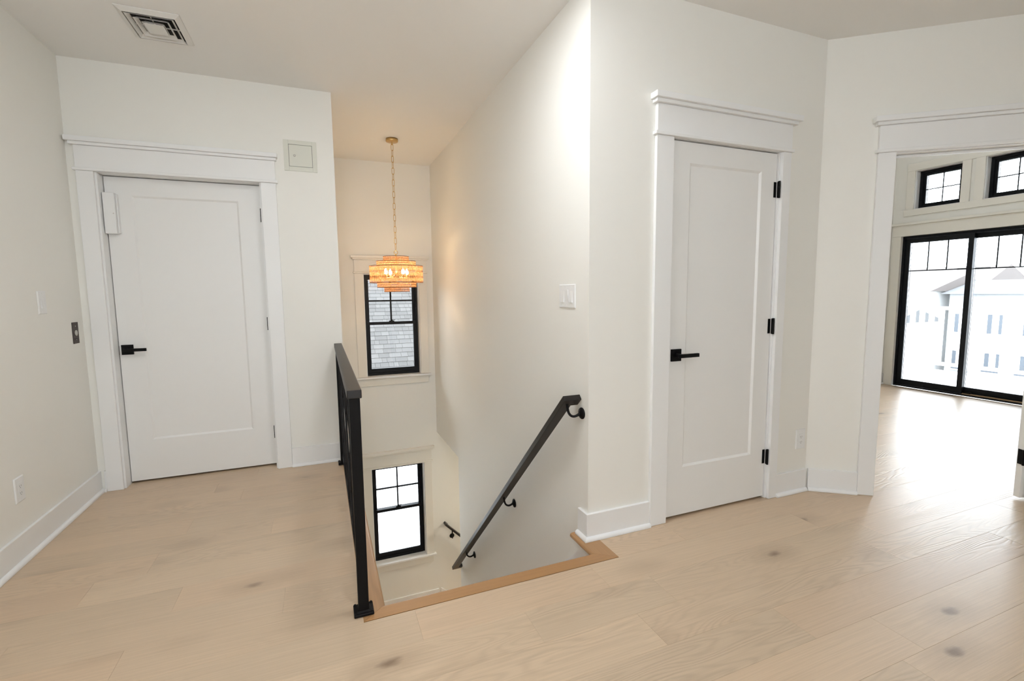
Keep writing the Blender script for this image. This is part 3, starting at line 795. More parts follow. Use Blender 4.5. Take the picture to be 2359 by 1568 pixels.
def rear_fill_window(name, h, label):
    e = thing(name, FQ.p((h[0] + h[1]) / 2, h[2], 0), label, 'window', kind='structure')
    a, b, c, d = h[0] + .001, h[1] - .001, h[2] + .001, h[3] - .001; m = (a + b) / 2
    mb = MB(); mb.fb(FQ, a, a + .06, c, d, -.11, -.04); mb.fb(FQ, b - .06, b, c, d, -.11, -.04); mb.fb(FQ, a + .06, b - .06, c, c + .06, -.11, -.04); mb.fb(FQ, a + .06, b - .06, d - .06, d, -.11, -.04); mb.fb(FQ, m - .03, m + .03, c + .06, d - .06, -.11, -.04)
    mb.build('window_frame', M['winblack'], e)
    for p, q in ((a + .06, m - .03), (m + .03, b - .06)):
        mb = MB(); mb.fb(FQ, p, q, c + .06, d - .06, -.078, -.072); mb.build('pane', M['glass'], e)
    mb = MB(); mb.fb(FQ, a - .09, a, c, d + .1, .0004, .02); mb.fb(FQ, b, b + .09, c, d + .1, .0004, .02); mb.fb(FQ, a, b, d, d + .1, .0004, .02); mb.fb(FQ, a - .1, b + .1, c - .1, c, .0004, .03); mb.build('casing', M['trim'], e)
rear_fill_window('window_7_fill', REAR_FILLW[0], 'wide black window added in the wall behind the viewer for fill light')  # invented window, brings daylight in from behind the viewer

# ------------------------------------------------------------------ guard railing
XP = 0.099; YA = 1.889; YB = 3.700; ZG = 0.908
gd = thing('guard_railing', (XP, (YA + YB) / 2, 0), 'dark bronze metal guard railing with diagonal bars along the stair opening', 'railing')
for y in (YA, YB):
    mb = MB(); mb.box(XP - .020, XP + .020, y - .020, y + .020, .013, ZG - .0335); mb.build('post', M['iron'], gd, bevel=.002)
    pl = thing('base_plate', (0, 0, 0), None, None); pl.parent = gd; pl.location = Vector((XP, y, 0)) - Vector(gd.location)
    mb = MB(); mb.box(XP - .038, XP + .038, y - .038, y + .038, .0012, .0125); mb.build('flange', M['iron'], pl, bevel=.003)
    mb = MB(); q0, q1 = .027, .0215
    mb.add([(XP - q0, y - q0, .0127), (XP + q0, y - q0, .0127), (XP + q0, y + q0, .0127), (XP - q0, y + q0, .0127), (XP - q1, y - q1, .0175), (XP + q1, y - q1, .0175), (XP + q1, y + q1, .0175), (XP - q1, y + q1, .0175)],
           [(0, 1, 5, 4), (1, 2, 6, 5), (2, 3, 7, 6), (3, 0, 4, 7), (4, 5, 6, 7)]); mb.build('collar', M['iron'], pl)
    for sx in (-1, 1):
        for sy in (-1, 1):
            mb = MB(); mb.lathe((XP + sx * .031, y + sy * .031, .0128), [(.0055, 0), (.005, .003), (.0025, .0045), (.0001, .005)], 10); mb.build('bolt', M['black'], pl)
mb = MB(); mb.box(XP - .027, XP + .027, YA - .027, YB + .035, ZG - .033, ZG); mb.build('top_rail', M['bronze'], gd, bevel=.003)
yi0, yi1 = YA + .021, YB - .021; zb0, zb1 = .085, ZG - .10
mb = MB(); mb.box(XP - .008, XP + .008, yi0, yi1, zb0 - .02, zb0); mb.build('bottom_rail', M['iron'], gd)
mb = MB(); mb.box(XP - .008, XP + .008, yi0, yi1, zb1, zb1 + .02); mb.build('upper_rail', M['iron'], gd)
nb = 4; bw = (yi1 - yi0) / nb
def bar(y0, z0, y1, z1, xo, nm):
    d = Vector((0, y1 - y0, z1 - z0)).normalized(); nn = Vector((0, -d.z, d.y)) * .006
    p, q = Vector((XP + xo, y0, z0)), Vector((XP + xo, y1, z1))
    mb = MB(); mb.prism([p + nn, p - nn, q - nn, q + nn], (.008, 0, 0)); mb.build(nm, M['iron'], gd)
for i in range(nb):
    y0, y1 = yi0 + i * bw, yi0 + (i + 1) * bw
    if i: bar(y0, zb0, y0, zb1, -.004, 'baluster')
    bar(y0 + .012, zb0 + .004, y1 - .012, zb1 - .004, -.0085, 'diagonal_bar'); bar(y0 + .012, zb1 - .004, y1 - .012, zb0 + .004, .0005, 'diagonal_bar')
    ym = (y0 + y1) / 2; zm = (zb0 + zb1) / 2
    for (a, b, c, d) in ((y0 + .012, zm, ym, zb1 - .006), (ym, zb1 - .006, y1 - .012, zm), (y1 - .012, zm, ym, zb0 + .006), (ym, zb0 + .006, y0 + .012, zm)):
        bar(a, b, c, d, -.0045, 'diagonal_bar')

# ------------------------------------------------------------------ handrails
def bracket(parent, wall_pt, rail_pt, n, up):
    """n out of the wall, rail_pt underside of rail"""
    b = thing('bracket', (0, 0, 0), None, None); b.parent = parent; b.location = Vector(wall_pt) - Vector(parent.location)
    n = Vector(n); w = Vector(wall_pt); r = Vector(rail_pt)
    mb = MB(); mb.lathe(w + n * .0006, [(.0001, .0), (.030, .0), (.030, .004), (.027, .008), (.016, .011), (.010, .016), (.0001, .017)], 24, n); mb.build('rosette', M['iron'], b)
    p0 = w + n * .014; out = (r - w).dot(n)
    low = p0 + Vector((0, 0, -.012)) + n * (out * .40)
    pts = []
    for t in [i / 10 for i in range(11)]:
        q = (1 - t) ** 3 * p0 + 3 * (1 - t) ** 2 * t * (p0 + n * .03 + Vector((0, 0, -.022))) + 3 * (1 - t) * t * t * (Vector((r.x, r.y, 0)) * 1 + Vector((0, 0, low.z - .016)) ) + t ** 3 * r
        pts.append(q)
    mb = MB(); mb.tube(pts, [.0075 - .001 * math.sin(PI * i / 10) for i in range(11)], 10); mb.build('arm', M['iron'], b)

def handrail(name, label, p_top, p_bot, n, brackets, wall_off, width, thick, ret_top=True, ret_bot=True):
    """flat bar; p_* on the top-outer edge line; n = out of wall"""
    p_top, p_bot, n = Vector(p_top), Vector(p_bot), Vector(n)
    e = thing(name, p_bot, label, 'handrail')
    d = (p_bot - p_top).normalized(); up = Vector((0, 0, 1)) - d * d.z; up.normalize()
    inn = -n
    L_ = []
    poly = [p_top, p_bot, p_bot + inn * wall_off, p_bot + inn * wall_off - d * width, p_bot + inn * width - d * width,
            p_top + inn * width + d * width, p_top + inn * wall_off + d * width, p_top + inn * wall_off]
    if not ret_bot: poly = [p_top, p_bot, p_bot + inn * width, p_top + inn * width + d * width, p_top + inn * wall_off + d * width, p_top + inn * wall_off]
    mb = MB(); mb.prism(poly, -up * thick); mb.build('rail', M['bronze'], e, bevel=.002)
    for (w, t) in brackets:
        r = p_top + d * t + inn * (width / 2) - up * thick
        r = r + up * .002
        bracket(e, w, r, n, up)
    return e
dy = Vector((0, 4.54 - 2.11, -1.537 - .742)); ln = dy.length
handrail('handrail', 'long dark bronze handrail sloping down the stairwell wall', (XR - .098, 2.11, .742), (XR - .098, 4.54, -1.537), (-1, 0, 0),
         [((XR, 2.085, .648), .035), ((XR, 3.03, -.232), 1.33), ((XR, 4.04, -1.16), 2.72)], .0975, .056, .030)
handrail('handrail', 'small piece of dark handrail beside the lower window', (1.285, Y2 - .085, -1.53), (3.0, Y2 - .085, -1.53 - 1.715 * 1.0), (0, -1, 0),
         [((1.371, Y2, -1.735), .13), ((2.3, Y2, -2.66), 1.44)], .0845, .045, .024)

# ------------------------------------------------------------------ chandelier
CX, CY = 0.685, 4.690
ch = thing('chandelier', (CX, CY, 1.29), 'tiered woven rattan drum chandelier on a brass chain', 'chandelier')
mb = MB(); mb.lathe((CX, CY, ZC), [(.0001, -.0005), (.056, -.0005), (.056, -.024), (.053, -.027), (.0001, -.027)], 32); mb.build('canopy', M['gold'], ch)
mb = MB(); mb.cyl((CX, CY, ZC - .0275), (CX, CY, ZC - .055), .006, 12); mb.build('canopy_loop', M['gold'], ch)
zl = ZC - .050; LK = .052; k = 0
def link(zc, ang, hh=.030, ww=.011, r=.0024):
    pts = []
    for i in range(20):
        t = 2 * PI * i / 20
        cx = ww * math.cos(t); cz = (hh - ww) * (1 if math.sin(t) > 0 else -1) * (abs(math.sin(t)) > .01) + ww * math.sin(t)
        pts.append((CX + cx * math.cos(ang), CY + cx * math.sin(ang), zc + cz))
    mb = MB(); mb.tube(pts, r, 6, closed=True); return mb
zbot = 1.668
nl = int((zl - zbot - .02) / .0535)
stepz = (zl - zbot - .02) / nl
for i in range(nl):
    link(zl - .026 - i * stepz, (PI / 2 if i % 2 else 0) + .35).build('chain_link', M['gold'], ch)
pts = [(CX + .017 * math.cos(2 * PI * i / 24), CY, 1.662 + .017 * math.sin(2 * PI * i / 24)) for i in range(24)]
mb = MB(); mb.tube(pts, .003, 8, closed=True); mb.build('ring', M['gold'], ch)
mb = MB(); mb.cyl((CX, CY, 1.645), (CX, CY, 1.46), .007, 12); mb.build('stem', M['gold'], ch)
tiers = [(.120, 1.577, 1.622, 2), (.184, 1.532, 1.577, 2), (.250, 1.376, 1.532, 3), (.183, 1.331, 1.376, 2), (.119, 1.288, 1.331, 2)]
def weave(r, z0, z1, rows):
    mb = MB(); n = int(2 * PI * r / .0125)
    hh = (z1 - z0) / rows
    for row in range(rows):
        a, b = z0 + row * hh + .0012, z0 + (row + 1) * hh - .0012
        for i in range(n):
            for dirn in (0, 1):
                j0 = i + (0.5 * row); 
                t0 = 2 * PI * (j0 + (0 if dirn == 0 else 1.0)) / n; t1 = 2 * PI * (j0 + .5) / n
                wd = 2 * PI / n * .19
                rj = r + random.uniform(-.0012, .0012)
                v = []
                for (t, z) in ((t0, a), (t1, b)):
                    for s in (-1, 1):
                        v.append((CX + rj * math.cos(t + s * wd), CY + rj * math.sin(t + s * wd), z))
                mb.add(v, [(0, 1, 3, 2)])
    return mb
for (r, z0, z1, rows) in tiers:
    tr_ = thing('shade_tier', (0, 0, 0), None, None); tr_.parent = ch; tr_.location = (0, 0, z0 - 1.29)
    w_ = weave(r, z0, z1, rows).build('weave', M['rattan'], tr_, recalc=False); w_['kind'] = 'stuff'
    for row in range(rows + 1):
        z = z0 + (z1 - z0) * row / rows
        pts = [(CX + r * math.cos(2 * PI * i / 64), CY + r * math.sin(2 * PI * i / 64), z) for i in range(64)]
        edge = row in (0, rows)
        mb = MB(); mb.tube(pts, .0026 if edge else .0013, 6, closed=True); mb.build('hoop', M['rattan_dark'], tr_)
for i in range(4):
    a = PI / 4 + i * PI / 2 + YAW * -1
    bx, by = CX + .115 * math.cos(a), CY + .115 * math.sin(a)
    arm = thing('lamp_arm', (0, 0, 0), None, None); arm.parent = ch; arm.location = (bx - CX, by - CY, 1.43 - 1.29)
    mb = MB(); mb.tube([(CX, CY, 1.47), (CX + (bx - CX) * .5, CY + (by - CY) * .5, 1.425), (bx, by, 1.415), (bx, by, 1.43)], .005, 8); mb.build('arm', M['gold'], arm)
    mb = MB(); mb.cyl((bx, by, 1.4305), (bx, by, 1.452), .012, 14); mb.build('socket', M['gold'], arm)
    mb = MB(); mb.lathe((bx, by, 1.4522), [(.0001, 0), (.010, .001), (.016, .012), (.017, .024), (.011, .042), (.004, .056), (.0001, .060)], 16); mb.build('bulb', M['bulb'], arm)
    ld = bpy.data.lights.new('bulb_light', 'POINT'); ld.energy = BULB_W; ld.color = (1.0, 0.73, 0.44); ld.shadow_soft_size = .03
    lo = bpy.data.objects.new('bulb_light', ld); COL.objects.link(lo); lo.location = (bx - CX, by - CY, 1.47 - 1.29); lo.parent = ch

# ------------------------------------------------------------------ added ceiling fixtures, invented to light the rooms (outside the frame)
for nm, (x, y) in (('nearest the left wall', (-.25, 1.15)), ('behind the viewer', (.70, -.35)), ('by the added rear window', (-.3, -2.3))):
    fx = thing('added_fill_lamp', (x, y, ZC - .42), 'added white glass globe fill lamp ' + nm + ', out of frame', 'added fill lamp', 'added hall fill lamps')  # unseen lamp added to light the hall walls and ceiling
    mb = MB(); mb.lathe((x, y, ZC), [(.0001, -.0006), (.065, -.0006), (.065, -.018), (.012, -.026), (.012, -.135), (.045, -.14), (.045, -.158)], 32); mb.build('canopy', M['gold'], fx)
    mb = MB(); gz = ZC - .285
    mb.lathe((x, y, gz), [(.135 * math.cos(t), .135 * math.sin(t)) for t in [PI * (-.4999 + .9 * i / 8) for i in range(9)]], 16); mb.build('globe', M['fill_glow_far'], fx)
fx = thing('added_fill_lamp', (.55, 1.85, ZC - .04), 'added white flush fill lamp above the head of the stairs, out of frame', 'added fill lamp', 'added hall fill lamps')  # added to brighten the stairwell from above the view
mb = MB(); mb.lathe((.55, 1.85, ZC), [(.0001, -.0006), (.21, -.0006), (.21, -.022), (.197, -.026)], 32); mb.build('pan', M['trim'], fx)
mb = MB(); mb.lathe((.55, 1.85, ZC), [(.196, -.024), (.14, -.036), (.0001, -.040)], 16); mb.build('diffuser', M['fill_glow_stair'], fx)
for nm, (x, y) in (('at the near end of the bright room', (5.3, .4)), ('at the far end of the bright room', (5.2, 2.7))):
    fx = thing('added_fill_lamp', (x, y, ZC2 - .42), 'added white glass globe fill lamp ' + nm + ', out of frame', 'added fill lamp', 'added bright room fill lamps')  # invented lamp that lifts the glazed wall of the bright room
    mb = MB(); mb.lathe((x, y, ZC2), [(.0001, -.0006), (.065, -.0006), (.065, -.018), (.012, -.026), (.012, -.135), (.045, -.14), (.045, -.158)], 32); mb.build('canopy', M['gold'], fx)
    mb = MB(); gz = ZC2 - .285
    mb.lathe((x, y, gz), [(.135 * math.cos(t), .135 * math.sin(t)) for t in [PI * (-.4999 + .9 * i / 8) for i in range(9)]], 16); mb.build('globe', M['fill_glow_far'], fx)
fx = thing('added_fill_lamp', (2.75, 5.04, ZOP - .03), 'small added flush fill lamp over the lower stair flight, out of view', 'added fill lamp')  # hidden lamp added to brighten the landing
mb = MB(); mb.lathe((2.75, 5.04, ZOP), [(.0001, -.0006), (.13, -.0006), (.13, -.02), (.12, -.024)], 32); mb.build('pan', M['trim'], fx)
mb = MB(); mb.lathe((2.75, 5.04, ZOP), [(.119, -.022), (.08, -.032), (.0001, -.034)], 16); mb.build('diffuser', M['fill_glow_low'], fx)

# ------------------------------------------------------------------ ceiling air vent
VX, VY = -.749, 3.205; HX, HY = .139, .163
vt = thing('ceiling_vent', (VX, VY, ZC - .02), 'white four-way ceiling air vent with dark slots', 'air vent')
def sqring(mb, a, b, z0, z1):
    """frustum ring between half sizes a=(x,y) at z0 and b at z1"""
    A = [(VX + sx * a[0], VY + sy * a[1], z0) for sx, sy in ((-1, -1), (1, -1), (1, 1), (-1, 1))]
    B = [(VX + sx * b[0], VY + sy * b[1], z1) for sx, sy in ((-1, -1), (1, -1), (1, 1), (-1, 1))]
    mb.add(A + B, [(i, (i + 1) % 4, 4 + (i + 1) % 4, 4 + i) for i in range(4)])
mb = MB(); sqring(mb, (HX, HY), (HX, HY), ZC - .0006, ZC - .004); sqring(mb, (HX, HY), (HX - .026, HY - .026), ZC - .004, ZC - .018)
sqring(mb, (HX - .026, HY - .026), (HX - .030, HY - .030), ZC - .018, ZC - .0006); mb.build('flange', M['vent'], vt, recalc=False)
mb = MB(); mb.box(VX - HX + .028, VX + HX - .028, VY - HY + .028, VY + HY - .028, ZC - .0012, ZC - .0006); mb.build('shade_backing', M['shade_backing'], vt)  # flat dark sheet painted as the shade of the duct
ox, oy = HX - .030, HY - .030
for i in range(3):
    f0 = 1 - (i + .62) * .255; f1 = 1 - (i + .10) * .255
    mb = MB(); sqring(mb, (ox * f0, oy * f0), (ox * f1, oy * f1), ZC - .003, ZC - .019)
    sqring(mb, (ox * f0 - .0018, oy * f0 - .0018), (ox * f1 - .0018, oy * f1 - .0018), ZC - .003, ZC - .0192)
    sqring(mb, (ox * f1, oy * f1), (ox * f1 - .0018, oy * f1 - .0018), ZC - .019, ZC - .0192); mb.build('louver', M['vent'], vt, recalc=False)
mb = MB(); cxh, cyh = ox * .40, oy * .40; mb.box(VX - cxh, VX + cxh, VY - cyh, VY + cyh, ZC - .020, ZC - .018); mb.build('center_plate', M['vent'], vt)
mb = MB(); mb.box(VX - ox, VX + ox, VY - .002, VY + .002, ZC - .008, ZC - .003); mb.box(VX - .002, VX + .002, VY - oy, VY + oy, ZC - .008, ZC - .003); mb.build('rib', M['vent'], vt)

# ------------------------------------------------------------------ wall devices
ap = thing('access_panel', FB.p(-.088, 2.142, 0), 'small square beige access panel with round lock above the railing', 'access panel')
mb = MB(); a, b, c, d = -.1955, .019, 2.142, 2.3525; pa, pb, pc, pd = -.162, -.0125, 2.1745, 2.3215; g = .0022
mb.fb(FB, a, pa - g, c, d, .0005, .005); mb.fb(FB, pb + g, b, c, d, .0005, .005); mb.fb(FB, pa - g, pb + g, c, pc - g, .0005, .005); mb.fb(FB, pa - g, pb + g, pd + g, d, .0005, .005); mb.build('panel_frame', M['panel'], ap, bevel=.001)
mb = MB(); mb.fb(FB, pa, pb, pc, pd, .0008, .0045); mb.build('panel_door', M['panel'], ap, bevel=.0008)
mb = MB(); mb.fb(FB, pa - g, pb + g, pc - g, pd + g, .0004, .0007); mb.build('gap_backing', M['slot'], ap)
mb = MB(); mb.lathe(FB.p(-.127, 2.248, .0046), [(.0001, 0), (.0075, 0), (.0075, .003), (.006, .0042), (.0018, .0042), (.0016, .001), (.0001, .001)], 20, (0, -1, 0)); mb.build('cam_lock', M['steel'], ap)

def device(fr, s, z, label, kind, cat, w=.078, h=.125, gangs=1):
    e = thing('light_switch' if kind == 'switch' else 'power_outlet', fr.p(s, z - h / 2, 0), label, cat)
    mb = MB()
    # plate with chamfered rim
    A = [fr.p(s + i * w / 2, z + j * h / 2, .0006) for i, j in ((-1, -1), (1, -1), (1, 1), (-1, 1))]
    A2 = [fr.p(s + i * w / 2, z + j * h / 2, .003) for i, j in ((-1, -1), (1, -1), (1, 1), (-1, 1))]
    B = [fr.p(s + i * (w / 2 - .004), z + j * (h / 2 - .004), .0065) for i, j in ((-1, -1), (1, -1), (1, 1), (-1, 1))]
    mb.add(A + A2 + B, [(0, 1, 2, 3), (8, 9, 10, 11)] + [(i, (i + 1) % 4, 4 + (i + 1) % 4, 4 + i) for i in range(4)] + [(4 + i, 4 + (i + 1) % 4, 8 + (i + 1) % 4, 8 + i) for i in range(4)])
    mb.build('cover_plate', M['plastic'], e)
    for g in range(gangs):
        sc_ = s + (g - (gangs - 1) / 2) * .046
        if kind == 'switch':
            tip = -1 if g != 1 else 1
            mb = MB(); x0, x1 = sc_ - .0165, sc_ + .0165
            mb.hexa([fr.p(x0, z - .033, .0064), fr.p(x1, z - .033, .0064), fr.p(x1, z + .033, .0064), fr.p(x0, z + .033, .0064),
                     fr.p(x0, z - .033, .0085 - tip * .0025), fr.p(x1, z - .033, .0085 - tip * .0025), fr.p(x1, z + .033, .0085 + tip * .0025), fr.p(x0, z + .033, .0085 + tip * .0025)])
            mb.build('rocker', M['plastic'], e)
        else:
            mb = MB(); mb.fb(fr, sc_ - .0165, sc_ + .0165, z - .034, z + .034, .0064, .0082); mb.build('receptacle', M['plastic'], e, bevel=.001)
            for zz in (-.017, .017):
                mb = MB()
                mb.fb(fr, sc_ - .0075, sc_ - .0055, z + zz - .0045, z + zz + .0045, .00815, .0085); mb.fb(fr, sc_ + .0055, sc_ + .0075, z + zz - .0045, z + zz + .0045, .00815, .0085)
                mb.cyl(fr.p(sc_, z + zz - .009, .00815), fr.p(sc_, z + zz - .009, .0085), .0022, 10); mb.build('socket_slots', M['slot'], e)
        for zz in (-.048, .048):
            mb = MB(); mb.cyl(fr.p(sc_, z + zz, .0066), fr.p(sc_, z + zz, .0074), .0028, 10); mb.build('screw', M['plastic'], e)
    return e
device(FL, 3.331, 1.243, 'white single light switch on the left wall', 'switch', 'switch', w=.08, h=.123)
device(FL, 2.948, .347, 'white outlet low on the left wall above the baseboard', 'outlet', 'outlet', w=.078, h=.122)
device(FR, 2.240, 1.247, 'white three-gang light switch on the stairwell wall above the handrail', 'switch', 'switch', w=.175, h=.124, gangs=3)
device(FC, 2.746, .336, 'white outlet low on the wall right of the closet door', 'outlet', 'outlet', w=.080, h=.125)
cp = thing('call_button_plate', FL.p(3.674, .988, 0), 'dark bronze call button plate with round steel button on the left wall', 'call button')
mb = MB(); mb.fb(FL, 3.637, 3.711, .988, 1.118, .0006, .004); mb.build('face_plate', M['plate'], cp, bevel=.0015)
mb = MB(); mb.lathe(FL.p(3.674, 1.052, .0041), [(.0001, 0), (.018, 0), (.018, .002), (.015, .0035), (.0135, .002), (.0001, .0028)], 24, (1, 0, 0)); mb.build('button', M['steel'], cp)
for z in (1.012, 1.094):
    mb = MB(); mb.cyl(FL.p(3.674, z, .0041), FL.p(3.674, z, .0052), .0032, 10); mb.build('screw', M['steel'], cp)

# ------------------------------------------------------------------ outdoors: neighbouring house seen through the stair windows
nh = thing('neighbor_house', (1.5, 9.2, -6.0), 'neighboring house with grey shingled roof seen through the upper stair window', 'house')
EY, EZ = 8.75, -1.05; RA = math.radians(37)
up_s = Vector((0, math.cos(RA), math.sin(RA))); nr = Vector((0, -math.sin(RA), math.cos(RA)))
mb = MB()
for i in range(40): mb.hexa([(-5, 9.15 - .0, EZ - .1 - .14 * i), (8, 9.15, EZ - .1 - .14 * i), (8, 9.30, EZ - .1 - .14 * i), (-5, 9.30, EZ - .1 - .14 * i), (-5, 9.125, EZ - .235 - .14 * i), (8, 9.125, EZ - .235 - .14 * i), (8, 9.30, EZ - .235 - .14 * i), (-5, 9.30, EZ - .235 - .14 * i)])
mb.build('siding', M['siding'], nh)
mb = MB(); mb.box(-5.2, 8.2, EY - .02, EY + .0, EZ - .2, EZ - .02); mb.box(-5.2, 8.2, EY, 9.15, EZ - .2, EZ - .18); mb.build('fascia', M['siding'], nh)
roof = thing('roof', (0, 0, 0), None, None); roof.parent = nh; roof.location = Vector((1.5, EY, EZ)) - Vector(nh.location)
o0 = Vector((0, EY, EZ))
mb = MB(); sp = 5.4
p = [o0 + Vector((-5.2, 0, 0)), o0 + Vector((8.2, 0, 0)), o0 + Vector((8.2, 0, 0)) + up_s * sp, o0 + Vector((-5.2, 0, 0)) + up_s * sp]
mb.prism([q - nr * .02 for q in p], nr * -.12); mb.build('roof_deck', M['roofgap'], roof)
EX = .138
def shingle(x0, x1, row, t, m, up_extra=0.0):
    a = row * EX; b = a + EX + .02
    q0, q1 = o0 + Vector((x0, 0, 0)), o0 + Vector((x1, 0, 0))
    lift = .0035 + t
    v = [q0 + up_s * a - nr * .015, q1 + up_s * a - nr * .015, q1 + up_s * b - nr * .019, q0 + up_s * b - nr * .019,
         q0 + up_s * a + nr * lift, q1 + up_s * a + nr * lift, q1 + up_s * b - nr * .004, q0 + up_s * b - nr * .004]
    return v
# the rows in view get separate shingles; the rest of the roof is one part
far = MB(); cnt = 0
fsx = [(0, 3, 2, 1), (4, 5, 6, 7), (0, 1, 5, 4), (1, 2, 6, 5), (2, 3, 7, 6), (3, 0, 4, 7)]
for row in range(int(sp / EX)):
    rr = random.Random(row * 7 + 3); x = -5.2 + rr.uniform(0, .1)
    yrow = EY + row * EX * math.cos(RA); zrow = EZ + row * EX * math.sin(RA)
    # x-range visible through the upper window from the viewpoint
    xa = .42 / 5.6 * yrow - .12; xb = 1.06 / 5.6 * yrow + .12
    zlo = 1.27 + (0.33 - 1.27) / 5.6 * yrow - .16; zhi = 1.27 + (1.50 - 1.27) / 5.6 * yrow + .1
    while x < 8.2:
        w = rr.choice((.10, .14, .17, .21, .25)); x1 = min(x + w, 8.2)
        v = shingle(x + .002, x1 - .002, row, rr.uniform(0, .003), 0)
        if xa < x1 and x < xb and zlo < zrow < zhi and cnt < 300:
            cnt += 1
            mb = MB(); mb.add(v, fsx); mb.build('shingle', M['shingle'][rr.randrange(3)], roof, recalc=False)
        else:
            far.add(v, fsx)
        x = x1
fo = far.build('shingle_field', M['shingle'][1], roof, recalc=False); fo['kind'] = 'stuff'

# ------------------------------------------------------------------ outdoors: deck, railing, street and houses beyond the sliding door
ZGRD = -5.6
mb = MB(); mb.box(XG + .17, 90, -60, 110, ZGRD - .2, ZGRD)
tag(mb.build('pavement', M['road']), 'pale pavement outdoors beyond the deck', 'pavement', kind='structure')
lw = MB(); lw.box(17.5, 27, 4, 19, ZGRD + .002, ZGRD + .03); tag(lw.build('lawn', M['grass']), 'bright green lawn seen between deck balusters', 'lawn', kind='structure')
DX = 9.4
dk = thing('deck', (8.2, 2, -.12), 'pale deck outside the sliding door', 'deck')
for i in range(16):
    x = XG + .172 + i * .15
    mb = MB(); mb.box(x, x + .146, -4, 9.0, -.12, -.09); mb.build('deck_board', M['deck'], dk)
for yy in (-3.5, 2.5, 8.5):
    mb = MB(); mb.box(DX - .1, DX, yy, yy + .15, ZGRD, -.122); mb.build('support_post', M['vinyl'], dk)
dr = thing('deck_railing', (DX, 2.5, -.09), 'white baluster railing of the deck seen through the sliding door', 'railing')
mb = MB(); mb.box(DX - .045, DX + .045, -4, 9, .91, .96); mb.build('top_rail', M['vinyl'], dr)
mb = MB(); mb.box(DX - .03, DX + .03, -4, 9, .0, .05); mb.build('bottom_rail', M['vinyl'], dr)
y = -3.95
while y < 9:
    mb = MB(); mb.box(DX - .02, DX + .02, y, y + .062, .05, .91); mb.build('baluster', M['vinyl'], dr)
    y += .135
for yy in (-4.05, 2.1, 8.95):
    mb = MB(); mb.box(DX - .06, DX + .06, yy, yy + .12, -.09, 1.05); mb.build('newel_post', M['vinyl'], dr)
def house(x, y, w, d, h, rh, wall, roofm, label, rows, cols, gable='y'):
    e = thing('house', (x, y, ZGRD), label, 'house')
    mb = MB(); mb.box(x - d / 2, x + d / 2, y - w / 2, y + w / 2, ZGRD, ZGRD + h); mb.build('wall', wall, e)
    z = ZGRD + h
    mb = MB()
    if gable == 'y': mb.prism([(x - d / 2 - .4, y - w / 2 - .4, z), (x + d / 2 + .4, y - w / 2 - .4, z), (x, y - w / 2 - .4, z + rh)], (0, w + .8, 0))
    else: mb.prism([(x - d / 2 - .4, y - w / 2 - .4, z), (x - d / 2 - .4, y + w / 2 + .4, z), (x - d / 2 - .4, y, z + rh)], (d + .8, 0, 0))
    mb.build('roof', roofm, e)
    for r in range(rows):
        for c in range(cols):
            yc = y - w / 2 + w * (c + .5) / cols; zc = ZGRD + 1.6 + r * 2.7
            win = thing('window', (0, 0, 0), None, None); win.parent = e; win.location = Vector((x - d / 2, yc, zc)) - Vector(e.location)
            mb = MB(); t = .08; xx = x - d / 2
            mb.box(xx - .05, xx - .001, yc - .55, yc - .47, zc - .75, zc + .75); mb.box(xx - .05, xx - .001, yc + .47, yc + .55, zc - .75, zc + .75)
            mb.box(xx - .05, xx - .001, yc - .47, yc + .47, zc + .67, zc + .75); mb.box(xx - .05, xx - .001, yc - .47, yc + .47, zc - .75, zc - .67); mb.build('window_frame', M['vinyl'], win)
            mb = MB(); mb.box(xx - .02, xx - .003, yc - .47, yc + .47, zc - .67, zc + .67); mb.build('pane', M['farglass'], win)
house(36.5, 21.4, 4.0, 5, 4.6, .85, M['siding'], M['slate'], 'low white house with slate roof nearest the deck', 1, 2)
house(46, 25.5, 8.0, 8, 6.6, 1.2, M['siding'], M['tanroof'], 'white house with tan roof at the left of the street', 2, 4)
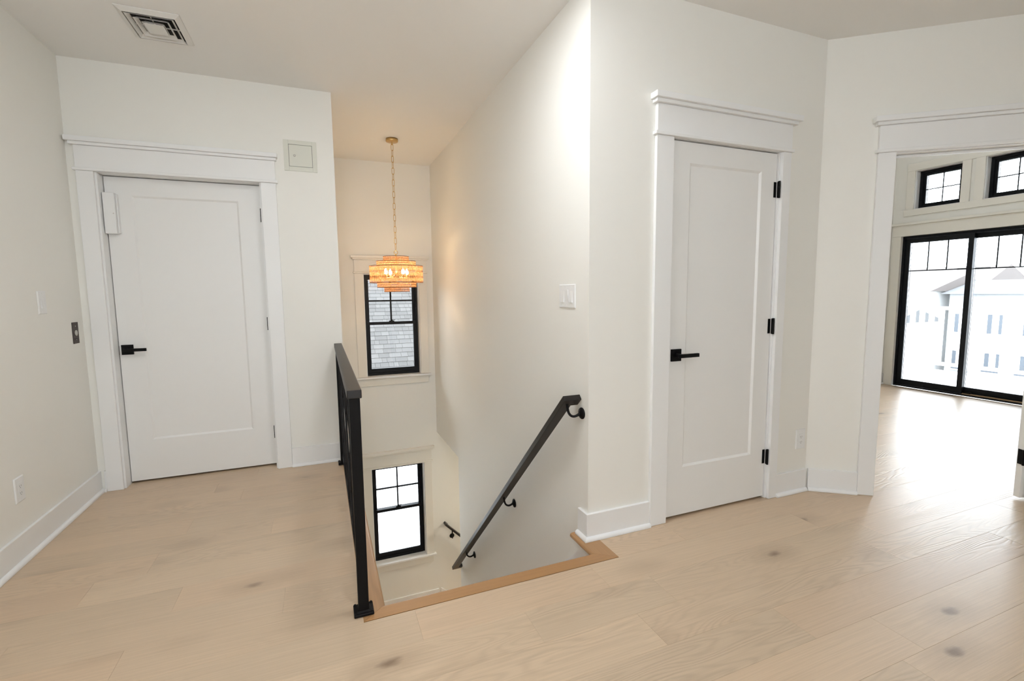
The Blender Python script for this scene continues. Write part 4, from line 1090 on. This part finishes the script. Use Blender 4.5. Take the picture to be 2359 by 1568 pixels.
house(47, 17.98, 5.2, 8, 6.4, 1.0, M['greysiding'], M['slate'], 'pale grey house in the middle of the street', 2, 3)
house(48, 11.5, 6.0, 8, 6.7, 1.0, M['siding'], M['slate'], 'white house at the right end of the street', 2, 3)
house(66, 33.0, 12.0, 8, 7.2, 2.0, M['greysiding'], M['tanroof'], 'wide pale house far beyond the street', 2, 5)
def car(x, y, paint, label):
    e = thing('car', (x, y, ZGRD + .03), label, 'car', 'cars parked by the lawn'); z = ZGRD + .03
    mb = MB(); mb.prism([(x - .9, y - 2.1, z + .3), (x - .9, y - 2.15, z + .75), (x - .9, y - 1.2, z + .92), (x - .9, y + 1.5, z + .95), (x - .9, y + 2.1, z + .85), (x - .9, y + 2.1, z + .3)], (1.8, 0, 0)); mb.build('body', paint, e, bevel=.06)
    mb = MB(); mb.prism([(x - .78, y - 1.15, z + .93), (x - .78, y - .55, z + 1.42), (x - .78, y + .8, z + 1.45), (x - .78, y + 1.45, z + .96)], (1.56, 0, 0)); mb.build('cabin', M['farglass'], e, bevel=.05)
    mb = MB(); mb.box(x - .72, x + .72, y - .5, y + .8, z + 1.45, z + 1.49); mb.build('car_roof', paint, e, bevel=.015)
    for sx in (-.92, .72):
        for sy in (-1.35, 1.35):
            mb = MB(); mb.cyl((x + sx, y + sy, z + .33), (x + sx + .2, y + sy, z + .33), .33, 18); mb.build('wheel', M['tyre'], e)
car(28.5, 14.2, M['carblue'], 'blue car parked furthest left beyond the lawn')
car(28.6, 11.8 - 2.6, M['cargrey'], 'grey car parked rightmost beyond the lawn')
car(33.0, 16.5, M['carred'], 'red car parked behind the blue one')
up_ = thing('utility_pole', (42, 18.9, ZGRD), 'dark utility pole rising beyond the sliding door', 'utility pole')
mb = MB(); mb.cyl((42, 18.9, ZGRD), (42, 18.9, 3.2), .13, 12, .09); mb.build('pole', M['pole'], up_)
mb = MB(); mb.box(41.95, 42.05, 18.0, 19.8, 2.5, 2.62); mb.build('crossarm', M['pole'], up_)
